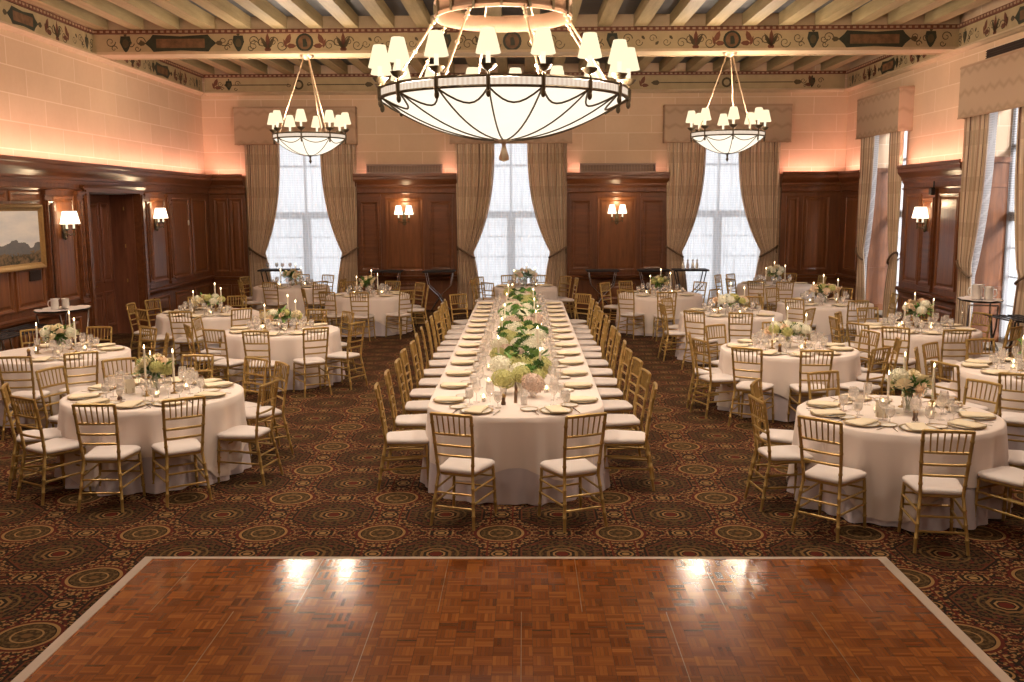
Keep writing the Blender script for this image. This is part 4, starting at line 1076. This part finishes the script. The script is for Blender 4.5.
def overlay(seed, rot, R_=TR, half=1.22):
    f = smooth_noise(seed); n = 200; nz = 9; b = MB(); rows = []
    for rr in (.02, R_ * .7, R_ - .02): rows.append([(rr * cos(2 * PI * i / n), rr * sin(2 * PI * i / n), TZ + .003) for i in range(n)])
    rows.append([((R_ + .002) * cos(2 * PI * i / n), (R_ + .002) * sin(2 * PI * i / n), TZ + .0) for i in range(n)])
    for k in range(nz + 1):
        t = k / nz; row = []
        for i in range(n):
            a = 2 * PI * i / n; q = a - rot; L = half / max(abs(cos(q)), abs(sin(q))); L = min(L, 1.50)
            drop = (L - R_) * 1.02; z = TZ - .008 - drop * t; tt = (TZ - z) / TZ
            r = R_ + .010 + tt * .045 + (.026 + .055 * tt) * tt ** .5 * f(a + .02 * tt) + .012
            row.append((r * cos(a), r * sin(a), max(z, .03)))
        rows.append(row)
    b.loft(rows, True); return b
cloth_me = {k: (round_cloth(40 + k, r_).mesh('tablecloth', 'cloth', ang=1.4), overlay(40 + k, rt, r_).mesh('table_overlay', 'overlay', ang=1.4)) for k, (r_, rt) in enumerate(((TR, .35), (TR, 1.0), (TR, .1), (.70, .4)))}
def mk_table(R_):
    o = empty('round_table'); tag(o, 'x', 'table')
    b = MB(); b.lathe([(R_ - .02, TZ - .03), (R_ - .006, TZ - .028), (R_ - .006, TZ - .008), (R_ - .02, TZ - .004)], 48, (0, 0, 0), True, True); b.build('tabletop', 'mahog', o)
    for k in range(4):
        a = PI / 4 + k * PI / 2; b = MB(); b.tube([(.5 * cos(a), .5 * sin(a), TZ - .03), (.45 * cos(a), .45 * sin(a), 0)], .016, 8); b.build('leg', 'black', o)
    return Proto(o)
tabP = {TR: mk_table(TR), .70: mk_table(.70)}
HOURS = ['twelve', 'one', 'two', 'three', 'four', 'five', 'six', 'seven', 'eight', 'nine', 'ten', 'eleven']
TABLES = dict(
 T1=((-3.62, 9.14), [(271, 1.3), (303, 1.26), (233, 1.25), (202, 1.27), (160, 1.3), (126, 1.3), (91, 1.3), (56, 1.28), (34, 1.31), (344, 1.28)], 'the nearest round table on the left'),
 T2=((-5.83, 11.75), [(279, 1.38), (308, 1.33), (91, 1.22), (130, 1.23), (20, 1.3), (58, 1.33)], 'the round table by the left tray stand'),
 T3=((-3.58, 13.95), [(272, 1.42), (305, 1.36), (338, 1.33), (45, 1.17), (245, 1.4), (215, 1.35), (178, 1.25), (77, 1.2), (112, 1.25)], 'the middle round table left of the aisle'),
 T4=((-5.4, 16.2), [(182, 1.3), (233, 1.24), (151, 1.36), (270, 1.3), (313, 1.25), (83, 1.25), (117, 1.25)], 'the round table beside the wooden door'),
 T5=((-5.3, 21.7), [(215, 1.17), (155, 1.35), (262, 1.15), (316, 1.2), (60, 1.25), (91, 1.25), (350, 1.25)], 'the round table at the left window'),
 T6=((-3.2, 19.5), [(199, 1.3), (243, 1.35), (274, 1.4), (313, 1.36), (40, 1.29), (3, 1.24), (76, 1.35), (115, 1.3)], 'the round table under the left back-wall sconce'),
 R1=((3.25, 8.18), [(223, 1.36), (263, 1.33), (151, 1.25), (186, 1.28), (30, 1.15), (105, 1.15), (305, 1.28), (344, 1.3)], 'the nearest round table on the right'),
 R2=((3.35, 12.0), [(233, 1.36), (268, 1.28), (199, 1.28), (172, 1.25), (128, 1.23), (83, 1.3), (302, 1.34), (342, 1.27), (15, 1.17)], 'the second round table right of the aisle'),
 R3=((3.47, 15.95), [(236, 1.48), (264, 1.48), (318, 1.38), (60, 1.25), (184, 1.18), (140, 1.25)], 'the third round table right of the aisle'),
 R4=((2.78, 19.45), [(231, 1.35), (147, 1.3), (116, 1.3), (266, 1.45), (43, 1.3), (318, 1.25)], 'the round table under the right back-wall sconce'),
 R5=((5.7, 21.7), [(238, 1.4), (262, 1.45), (12, 1.15), (60, 1.25), (130, 1.25), (205, 1.25), (152, 1.35)], 'the round table at the right rear window'),
 R6=((5.55, 17.6), [(229, 1.27), (276, 1.32), (176, 1.2), (120, 1.35), (58, 1.33), (356, 1.23)], 'the round table in the far right corner'),
 R7=((5.75, 13.9), [(236, 1.42), (265, 1.46), (148, 1.15), (213, 1.38), (180, 1.25), (106, 1.25), (20, 1.18), (336, 1.17), (302, 1.42), (68, 1.22)], 'the round table below the right-wall sconce'),
 R8=((5.62, 10.35), [(202, 1.38), (161, 1.25), (135, 1.2), (234, 1.45), (94, 1.2), (272, 1.35)], 'the round table cut by the right edge'),
 HT=((.02, 21.25), [(227, 1.2), (148, 1.25), (170, 1.2), (108, 1.3), (75, 1.3), (40, 1.25), (14, 1.2)], 'the round table beyond the long table'),
)
def hours(angs):
    res = {}; used = set()
    for a in angs:
        h = ((90 - a) % 360) / 30
        c = round(h) % 12
        if c in used:
            c2 = (round(h * 2) / 2) % 12
            if c2 in used: c2 = [x for x in sorted([i / 2 for i in range(24)], key=lambda x: min(abs(x - h), 12 - abs(x - h))) if x not in used][0]
            c = c2
        used.add(c); res[a] = ("half past " + HOURS[int(c)]) if c % 1 else HOURS[int(c)] + " o'clock"
    return res
def setting(cx, cy, a, z, who, grp, full, rn, flip=1):
    """cx, cy: middle of the plate; a: direction from table centre to the sitter; who: text naming the place"""
    ux, uy = cos(a), sin(a); tx, ty = -uy, ux     # tx: to the sitter's left? sitter looks along -u, left hand = -t ... keep t as the sitter's right
    P = lambda out, side: (cx + ux * out + tx * side, cy + uy * out + ty * side, z)
    rz = a + PI / 2
    plateP.put(P(0, 0), rz, 'gold-rimmed white plate, ' + who, 'dinner plates ' + grp)
    napkinP.put(P(0, 0)[:2] + (z + .014,), rz + (rn.random() - .5) * .12, 'folded cream napkin, ' + who, 'napkins ' + grp)
    gobletP.put(P(-.20, .14), rn.random() * 6, 'water goblet, ' + who, 'goblets ' + grp)
    wineP.put(P(-.26, .05), rn.random() * 6, 'tall wine glass, ' + who, 'wine glasses ' + grp)
    if full > 0: breadP.put(P(-.13, -.21), rz, 'small bread plate, ' + who, 'bread plates ' + grp)
    if full > 1:
        forkP.put(P(0, -.185), rz, 'dinner fork, ' + who, 'forks ' + grp); knifeP.put(P(0, .185), rz, 'dinner knife, ' + who, 'knives ' + grp)
ARR = dict(T1=(.14, .37, ('rose_p', 'rose_c', 'rose_c', 'hydra_g'), 11, 0), T2=(.17, .34, ('rose_p', 'rose_c', 'hydra_w'), 11, 0), T3=(.17, .27, ('hydra_g', 'rose_p', 'hydra_w', 'rose_c'), 14, .5), T4=(.18, .29, ('hydra_w', 'hydra_g', 'rose_c'), 14, .4),
           T5=(.18, .38, ('rose_c', 'hydra_w', 'rose_p'), 10, 0), T6=(.15, .38, ('rose_c', 'rose_p'), 8, 0), R1=(.15, .36, ('rose_c', 'hydra_w', 'rose_c', 'rose_p'), 8, 0), R2=(.17, .30, ('hydra_w', 'rose_p', 'hydra_g'), 12, .5),
           R3=(.17, .28, ('hydra_w', 'rose_p', 'hydra_g'), 13, .6), R4=(.15, .36, ('hydra_g', 'rose_c'), 7, 0), R5=(.18, .42, ('hydra_w', 'rose_c'), 10, 0), R6=(.20, .34, ('rose_p', 'hydra_g', 'rose_p'), 13, .3), R7=(.17, .42, ('rose_p', 'hydra_w', 'rose_c'), 9, .1),
           R8=(.16, .36, ('hydra_g', 'rose_c', 'hydra_w'), 10, 0), HT=(.20, .40, ('rose_p', 'hydra_w', 'rose_c'), 9, .2))
SIDE = ['left of vase', 'right of vase', 'in front of vase', 'behind vase']
rn = random.Random(11)
for ti, (key, ((cx, cy), seats, nm)) in enumerate(TABLES.items()):
    R_ = .70 if key == 'HT' else TR
    tabP[R_].put((cx, cy, 0), ti * .3, 'cloth-covered round table: ' + nm, 'round banquet tables')
    kk = 3 if key == 'HT' else ti % 3
    for me, name, txt in ((cloth_me[kk][0], 'tablecloth', 'floor-length ivory cloth under ' + nm.replace('the ', 'overlay of the ', 1)), (cloth_me[kk][1], 'table_overlay', 'cream square overlay draped on ' + nm)):
        o = bpy.data.objects.new(name, me); COL.objects.link(o); o.location = (cx, cy, 0); o.rotation_euler = (0, 0, 0)
        tag(o, txt, 'tablecloth', 'ivory cloths' if name == 'tablecloth' else 'cream overlays')
    hrs = hours([s[0] for s in seats])
    for a, r in seats:
        t = rad(a); rc = max(r, 1.13) - .262; jit = rad(rn.uniform(-7, 7))
        chairP.put((cx + rc * cos(t), cy + rc * sin(t) - (.05 if sin(t) < .2 else .02), 0), t + PI / 2 + jit, 'gold spindle-back chair at %s of %s' % (hrs[a], nm), 'gold chairs at ' + nm)
    # place settings all round, including seats the chairs of which cannot be seen
    placed = [a for a, r in seats]
    full = {'T1': 2, 'R1': 2, 'T2': 1, 'R2': 1, 'R8': 1, 'T3': 1, 'T4': 1, 'R3': 1, 'R7': 1}.get(key, 0)
    for a in placed:
        t = rad(a); who = '%s place of %s' % (hrs[a], nm)
        setting(cx + (R_ - .19) * cos(t), cy + (R_ - .19) * sin(t), t, TZ + .005, who, 'on ' + nm, full, rn)
    w, h, pal, n, wide = ARR[key]
    kz = TZ + .004
    vx, vy = cx + (.10 if key == 'R1' else 0), cy + .04
    arrangement((vx, vy, kz), 'rose arrangement in a glass vase on ' + nm, w, h, pal, n, ti + 1, wide)
    for k, (dx, dy, tp) in enumerate(((-.14 - w * .5, -.10, 0), (.12 + w * .55, -.02, 1), (-.0 + .04, .17 + w * .3, 2)) if key != 'T1' else ((-.02, -.18, 2), (.20, -.04, 1), (-.10, .16, 0))):
        taperP[tp].put((vx + dx, vy + dy, kz), 0, 'lit taper candle %s on %s' % (['left of the flowers', 'right of the flowers', 'behind the flowers'][k], nm) if key != 'T1' else 'lit taper candle %s on %s' % (['in front of flowers', 'right of flowers', 'left behind flowers'][k], nm), 'taper candles')
    for k, (dx, dy) in enumerate(((-.28, -.04), (.26, .12), (.10, -.25), (-.12, .26))):
        if k > 1 and cy > 17: continue
        votiveP.put((vx + dx, vy + dy, kz), 0, 'lit votive candle %s on %s' % (SIDE[k], nm), 'votive candles')
    if key in ('T1', 'R1', 'T2', 'R2'):
        millP.put((cx - .20 if key != 'R1' else cx + .03, cy - .33 if key != 'R1' else cy - .30, kz), 0, 'small dark wooden pepper mill on ' + nm)
    if key in ('T1', 'R1'):
        cardP.put((cx - .22, cy - .22 if key == 'R1' else cy - .05, kz), -.5 if key == 'R1' else .4, 'cream card on a wire stand on ' + nm)

# ------------------------------------------------------------------ long table
LX, LW, LY0, LY1, LB = -.08, .80, 8.62, 17.95, .60
def outline(n_side=150, n_end=50, off=0.0, ext=0):
    pts = []
    w, bq = LW + off, LB + off
    for i in range(n_end): a = PI + PI * i / n_end; pts.append((LX + w * cos(a), LY0 + bq * sin(a)))
    for i in range(n_side): pts.append((LX + w, LY0 + (LY1 - LY0) * i / n_side))
    for i in range(n_end): a = PI * i / n_end; pts.append((LX + w * cos(a), LY1 + bq * sin(a)))
    for i in range(n_side): pts.append((LX - w, LY1 - (LY1 - LY0) * i / n_side))
    return pts
def long_skirt(off0, hem, seed, amp0, amp1):
    base = outline(off=off0); n = len(base); L = [0]
    for i in range(1, n): L.append(L[-1] + math.hypot(base[i][0] - base[i - 1][0], base[i][1] - base[i - 1][1]))
    f = lambda s_: (sin(s_ * 24 + seed) + .8 * sin(s_ * 37 + 2 * seed) + .5 * sin(s_ * 9 + seed)) / 2.3
    nrm = []
    for i in range(n):
        p, q = base[i - 1], base[(i + 1) % n]; dx, dy = q[0] - p[0], q[1] - p[1]; l = math.hypot(dx, dy) or 1; nrm.append((dy / l, -dx / l))
    b = MB(); rows = [[(LX + (x - LX) * .02, y if LY0 < y < LY1 else (LY0 if y <= LY0 else LY1), TZ + off0) for x, y in base]]
    rows.append([(x - nx * .01, y - ny * .01, TZ + off0) for (x, y), (nx, ny) in zip(base, nrm)])
    for k in range(11):
        t = k / 10; row = []
        for i, ((x, y), (nx, ny)) in enumerate(zip(base, nrm)):
            z1 = hem(x, y, L[i]); z = TZ - .008 + off0 - (TZ - z1) * t; tt = max(0, (TZ - z)) / TZ
            o_ = .004 + .04 * tt + (amp0 + amp1 * tt) * tt ** .5 * f(L[i]); row.append((x + nx * o_, y + ny * o_, z))
        rows.append(row)
    b.loft(rows, True); return b
o = empty('long_table', (LX, LY0, 0)); tag(o, 'cloth-covered long banquet table down the middle of the room', 'table')
b = MB(); pts = outline(4, 16, -.01); b.loft([[(x - LX, y - LY0, z) for x, y in pts] for z in (TZ - .035, TZ - .006)], True, True, True); b.build('tabletop', 'mahog', o, smooth=False)
for k in range(6):
    for f in (-1, 1):
        b = MB(); b.tube([(f * .6, .1 + k * 1.8, TZ - .03), (f * .6, .1 + k * 1.8, 0)], .016, 8); b.build('leg', 'black', o)
tag(long_skirt(0, lambda x, y, s_: .012, 2.0, .016, .045).build('tablecloth', 'cloth', ang=1.4), 'floor-length ivory cloth reaching the carpet around the long central table', 'tablecloth')
tag(long_skirt(.004, lambda x, y, s_: .30 + .07 * sin(s_ * 2.6) if y > LY0 - .05 else .26 + .07 * cos((x - LX) * 7), 2.0, .017, .047).build('table_overlay', 'overlay', ang=1.4), 'cream overlay draped along the top of the long central table', 'tablecloth')
ORD = ['first', 'second', 'third', 'fourth', 'fifth', 'sixth', 'seventh', 'eighth', 'ninth', 'tenth', 'eleventh', 'twelfth', 'thirteenth', 'fourteenth']
YC = [8.70, 9.41, 10.11, 10.81, 11.48, 12.17, 12.87, 13.54, 14.16, 14.79, 15.47, 16.1, 16.72, 17.5]
for f, sd in ((-1, 'left'), (1, 'right')):
    for k, y in enumerate(YC):
        jit = rad(rn.uniform(-8, 8)); rz = (-PI / 2 if f < 0 else PI / 2) + jit; x = LX + f * (1.285 - .262 + rn.uniform(-.02, .02))
        if k == 13: rz += rad(-42) * (-f) * -1 if False else (rad(-50) if f < 0 else rad(50)); x = LX + f * 1.0; 
        chairP.put((x, y - .09, 0), rz, 'gold spindle-back chair, %s side of long table, %s from near end' % (sd, ORD[k]), 'gold chairs on the %s side of the long table' % sd)
        who = '%s side of long table, %s from near end' % (sd, ORD[k])
        px_ = LX + f * (LW - .18); yy = y if k < 13 else 17.45
        setting(px_, yy, 0 if f > 0 else PI, TZ + .009, who, 'on the %s side of the long table' % sd, 1 if k < 9 else 0, rn)
for x, y, rz, sd, px_ in ((-.49, 7.64, -20, 'left', -.42), (.38, 7.60, 24, 'right', .28)):
    chairP.put((x, y, 0), rad(rz), 'gold spindle-back chair at the near end of the long table, %s one' % sd, 'gold chairs at the near end of the long table')
    setting(px_, 8.24, rad(-90 + (-14 if sd == 'left' else 14)), TZ + .009, '%s place at near end of long table' % sd, 'at the near end of the long table', 2, rn)
# hydrangeas down the middle
def nthword(n):
    o = ['', 'first', 'second', 'third', 'fourth', 'fifth', 'sixth', 'seventh', 'eighth', 'ninth', 'tenth', 'eleventh', 'twelfth', 'thirteenth', 'fourteenth', 'fifteenth', 'sixteenth', 'seventeenth', 'eighteenth', 'nineteenth']
    if n < 20: return o[n]
    t = ['', '', 'twent', 'thirt', 'fort', 'fift', 'sixt'][n // 10]
    return t + 'ieth' if n % 10 == 0 else t + 'y-' + o[n % 10]
rn = random.Random(5); y = 8.95; i = 0; cols = ['hydra_g', 'hydra_p', 'hydra_w', 'hydra_g', 'hydra_w', 'hydra_w']
LF = dict(hydra_g='green', hydra_w='white', hydra_p='blush'); names = []
first = [(-.20, 9.05, 'hydra_g', 1.15), (.085, 8.90, 'hydra_p', 1.15), (-.03, 9.12, 'hydra_g', .95), (.13, 9.30, 'hydra_g', .85), (-.05, 9.42, 'hydra_w', 1.0)]
heads = list(first); y = 9.62
while y < 18.0:
    n = 2 if i % 3 else 3
    for k in range(n): heads.append((LX + .02 + (k - (n - 1) / 2) * .19 + rn.uniform(-.05, .05), y + rn.uniform(-.08, .08), cols[rn.randrange(6)], rn.uniform(.85, 1.25)))
    y += .27; i += 1
heads.sort(key=lambda h: h[1]); cnt = {}
for hx, hy, m, s_ in heads:
    c = cnt.get(m, 0); cnt[m] = c + 1
    o = empty('hydrangea', (hx, hy, TZ + .006)); col = LF[m]
    nth = nthword(c + 1)
    tag(o, '%s hydrangea on the long table, %s %s one from near end' % (col, nth, col), 'flowers', 'hydrangeas down the middle of the long table')
    b = MB(); vase(b, .045, .09); b.build('glass_vase', 'glass', o)
    hz = rn.uniform(.13, .19); inst('flower_head', me_h[rn.randrange(2)], m, o, (0, 0, hz), (rn.uniform(-.4, .4), rn.uniform(-.4, .4), rn.random() * 6), (s_ * rn.uniform(.85, 1.03), s_ * .92, s_ * .86))
    if rn.random() < .55:
        a = rn.random() * 6; inst('leaf_cluster', me_lc, 'leafdark' if rn.random() < .5 else 'leaf', o, (.085 * cos(a), .085 * sin(a), hz + .035), (0, 0, a), rn.uniform(.85, 1.25))
    elif rn.random() < .5: a = rn.random() * 6; inst('leaf_bunch', me_l[rn.randrange(2)], 'leafdark' if rn.random() < .6 else 'leaf', o, (.09 * cos(a), .09 * sin(a), hz + .02), (rn.uniform(-.3, .3), rn.uniform(-.3, .3), a), rn.uniform(.9, 1.25))
k = 0; y = 8.72
while y < 17.9:
    f = 1 if k % 2 else -1
    votiveP.put((LX + .02 + f * (.30 + rn.uniform(-.03, .03)), y, TZ + .006), 0, 'lit votive glass on long table, %s of the hydrangeas, %s from near end' % ('right' if f > 0 else 'left', ORD[k // 2]), 'votive candles on the long table'); k += 1; y += .42
for k in range(10):
    f = -1 if k % 2 else 1
    taperP[0].put((LX + .02 + f * .22, 9.5 + .86 * k, TZ + .006), 0, 'lit taper on long table, %s of the hydrangeas, %s from near end' % ('right' if f > 0 else 'left', ORD[k // 2]), 'taper candles on the long table')
tumblerP.put((LX + .47, 8.60, TZ + .006), 0, 'iced water tumbler standing right of the flowers near the long table end')
tumblerP.put((LX + .08, 8.55, TZ + .006), 0, 'iced water tumbler in front of the flowers near the long table end')
millP.put((LX - .11, 8.55, TZ + .006), 0, 'small dark pepper mill at the near end of the long table')

# ------------------------------------------------------------------ tray stands along the walls
def tray_stand(loc, rz, label, w=.95, h=1.0, tray=None, cat='tray stand', metal='chrome', grp=None):
    o = empty('tray_stand', loc, rz); tag(o, label, cat, grp)
    for f in (-1, 1):
        b = MB()
        b.tube([(f * w * .42, -.2, h - .03), (f * w * .34, -.2, h - .35), (f * w * .02, -.2, h * .40), (-f * w * .28, -.2, .02)], .014, 6); b.tube([(f * w * .42, .2, h - .03), (f * w * .34, .2, h - .35), (f * w * .02, .2, h * .40), (-f * w * .28, .2, .02)], .014, 6)
        b.tube([(-f * w * .28, -.2, .02), (-f * w * .28, .2, .02)], .012, 6); b.tube([(f * w * .42, -.2, h - .03), (f * w * .42, .2, h - .03)], .012, 6)
        b.build('leg', metal, o)
    if tray == 'black':
        b = MB(); b.box(-w / 2, w / 2, -.27, .27, h - .02, h + .02, .01); b.build('stand_top', 'blackcloth', o)
    if tray == 'straps':
        for k in range(5):
            b = MB(); q = -.24 + .12 * k; b.box(-w * .46, w * .46, q, q + .07, h - .018, h - .008, .002); b.build('strap', 'blackcloth', o)
    return o
def oval_tray(loc, rz, label, a=.42, c=.30, cloth=True):
    o = empty('oval_tray', loc, rz); tag(o, label, 'tray')
    b = MB(); L = [[(a * k * cos(2 * PI * i / 32), c * k * sin(2 * PI * i / 32), z) for i in range(32)] for k, z in ((.9, 0), (.97, .006), (1.02, .030), (.99, .030), (.93, .012))]
    b.loft(L, True, True, True); b.build('tray_body', 'black', o)
    if cloth:
        b = MB(); L = [[(a * k * cos(2 * PI * i / 32) * (1 + .05 * sin(i * 1.3)), c * k * sin(2 * PI * i / 32) * (1 + .05 * cos(i * 2.1)), z + .006 * sin(i * 1.9)) for i in range(32)] for k, z in ((.2, .020), (.8, .021), (.93, .027), (1.0, .034))]
        b.loft(L, True, False, False); b.build('tray_cloth', 'overlay', o)
    return o
def pitcher(loc, rz, label, s_=1.0):
    o = empty('silver_pitcher', loc, rz); tag(o, label, 'pitcher'); o.scale = (s_,) * 3
    b = MB(); b.lathe([(.062, 0), (.066, .01), (.072, .10), (.068, .17), (.074, .205), (.070, .205), (.062, .17), (.060, .02)], 20, (0, 0, 0), True); b.v = [(x + (.03 * max(0, x / .07) ** 2 if z > .18 and x > 0 else 0), y, z) for x, y, z in b.v]; b.build('pitcher_body', 'silver', o)
    b = MB(); b.tube([(-.068, 0, .17), (-.11, 0, .165), (-.125, 0, .11), (-.11, 0, .06), (-.070, 0, .045)], .009, 8); b.build('handle', 'silver', o)
tray_stand((-7.08, 14.5, 0), PI / 2 - .2, 'folding tray stand at the left wall holding an oval tray and pitchers', .8, .99, None)
oval_tray((-7.08, 14.5, .995), PI / 2 - .25, 'dark oval tray with a white cloth on the left wall tray stand', .48, .33)
pitcher((-7.16, 14.42, 1.025), .8, 'silver pitcher on the cloth-covered tray by the left wall', .8); pitcher((-7.06, 14.56, 1.025), 2.2, 'second silver pitcher behind the first on the left tray', .75)
for k, (x, y, t) in enumerate(((-7.25, 12.0, 'nearest the painting, cut by the left edge'), (-7.25, 13.05, 'middle of three below the painting'), (-7.25, 13.95, 'farthest of three below the painting'))):
    tray_stand((x, y, 0), PI / 2, 'empty strapped tray stand along the left wall, ' + t, .85, .82, 'straps', metal='chrome')
g = 'black-topped tray stands under the back-wall sconces'
for x, t in ((-3.35, 'left stand under the left back-wall sconce'), (-2.05, 'right stand under the left back-wall sconce'), (1.9, 'left stand under the right back-wall sconce'), (3.15, 'right stand under the right back-wall sconce')):
    tray_stand((x, 23.2, 0), 0, 'black-topped tray stand with chrome legs, ' + t, .78, .99, 'black', grp=g)
tray_stand((3.95, 22.75, 0), 0, 'dark tray stand in front of the right rear window holding bottles', .82, 1.03, 'black', metal='black')
tray_stand((-5.85, 22.75, 0), 0, 'dark tray stand in front of the left window holding glasses', .9, 1.06, 'black', metal='black')
def bottle(loc, label, mat, h=.2):
    o = empty('water_carafe', loc); tag(o, label, 'carafe', 'carafes on the window stand')
    b = MB(); b.lathe([(.034, 0), (.036, .01), (.036, h * .5), (.018, h * .72), (.016, h * .9), (.022, h)], 14, (0, 0, 0), True, True); b.build('carafe_body', mat, o)
    b = MB(); b.lathe([(.023, h), (.023, h + .02)], 12, (0, 0, 0), True, True); b.build('stopper', 'brass', o)
for k, (dx, m, t) in enumerate(((-.17, 'silver', 'leftmost'), (-.06, 'cloth', 'second from left'), (.06, 'silver', 'third from left'), (.16, 'plate', 'rightmost'))):
    bottle((3.95 + dx, 22.75, 1.05), 'small carafe on the stand at the right rear window, %s of four' % t, m)
for k, dx in enumerate((-.25, -.05, .10, .27)):
    gobletP.put((-5.85 + dx, 22.7 + .06 * (k % 2), 1.08), 0, 'goblet on the left window stand, %s from its left end' % ORD[k], 'goblets on the window stand')
tray_stand((7.08, 14.85, 0), PI / 2 - .3, 'tray stand by the near right-wall window holding an oval tray', .85, 1.06, None, metal='chrome')
oval_tray((7.08, 14.85, 1.065), PI / 2 - .1, 'dark oval tray lined in white beside the near right-wall window', .44, .30)
pitcher((7.02, 14.85, 1.095), 0, 'silver pitcher on the oval tray by the right-wall window', 1.1); pitcher((7.18, 14.80, 1.095), 2.5, 'squat silver pitcher beside the handled one on the right tray', .95)
tray_stand((7.2, 13.95, 0), PI / 2, 'empty strapped tray stand against the near right-wall window', .85, .92, 'straps', metal='black')

# ------------------------------------------------------------------ world, camera, view
w = bpy.data.worlds.new('World'); scene.world = w; w.use_nodes = True; nt = w.node_tree; nt.nodes.clear(); n = N(nt)
bg = n.add('ShaderNodeBackground'); n.val(n.ramp(n.m('ADD', .5, 0), [(0, (.88, .93, 1)), (1, (.88, .93, 1))]), bg.inputs[0]); bg.inputs[1].default_value = WORLD
wo = n.add('ShaderNodeOutputWorld'); nt.links.new(bg.outputs[0], wo.inputs[0])
cam = bpy.data.cameras.new('camera'); co = bpy.data.objects.new('camera', cam); COL.objects.link(co)
cam.sensor_width = 36; cam.lens = 36 * 955 / 1024; cam.clip_start = .05; cam.clip_end = 100
p, yw, rl = rad(8.1), rad(.73), rad(.25)
f = Vector((-sin(yw) * cos(p), cos(yw) * cos(p), -sin(p))); r = Vector((cos(yw), sin(yw), 0)); u = r.cross(f)
r2 = r * cos(rl) - u * sin(rl); u2 = u * cos(rl) + r * sin(rl)
co.matrix_world = Matrix(((r2.x, u2.x, -f.x, 0), (r2.y, u2.y, -f.y, 0), (r2.z, u2.z, -f.z, 2.57), (0, 0, 0, 1)))
scene.camera = co
vs = scene.view_settings; vs.view_transform = 'Standard'; vs.look = 'None'; vs.gamma = 1; vs.use_curve_mapping = False; vs.exposure = EXPO
cy_ = scene.cycles
cy_.use_denoising = True; cy_.max_bounces = 7; cy_.diffuse_bounces = 4; cy_.glossy_bounces = 3; cy_.transparent_max_bounces = 24; cy_.transmission_bounces = 2
cy_.caustics_reflective = False; cy_.caustics_refractive = False; cy_.sample_clamp_indirect = 6
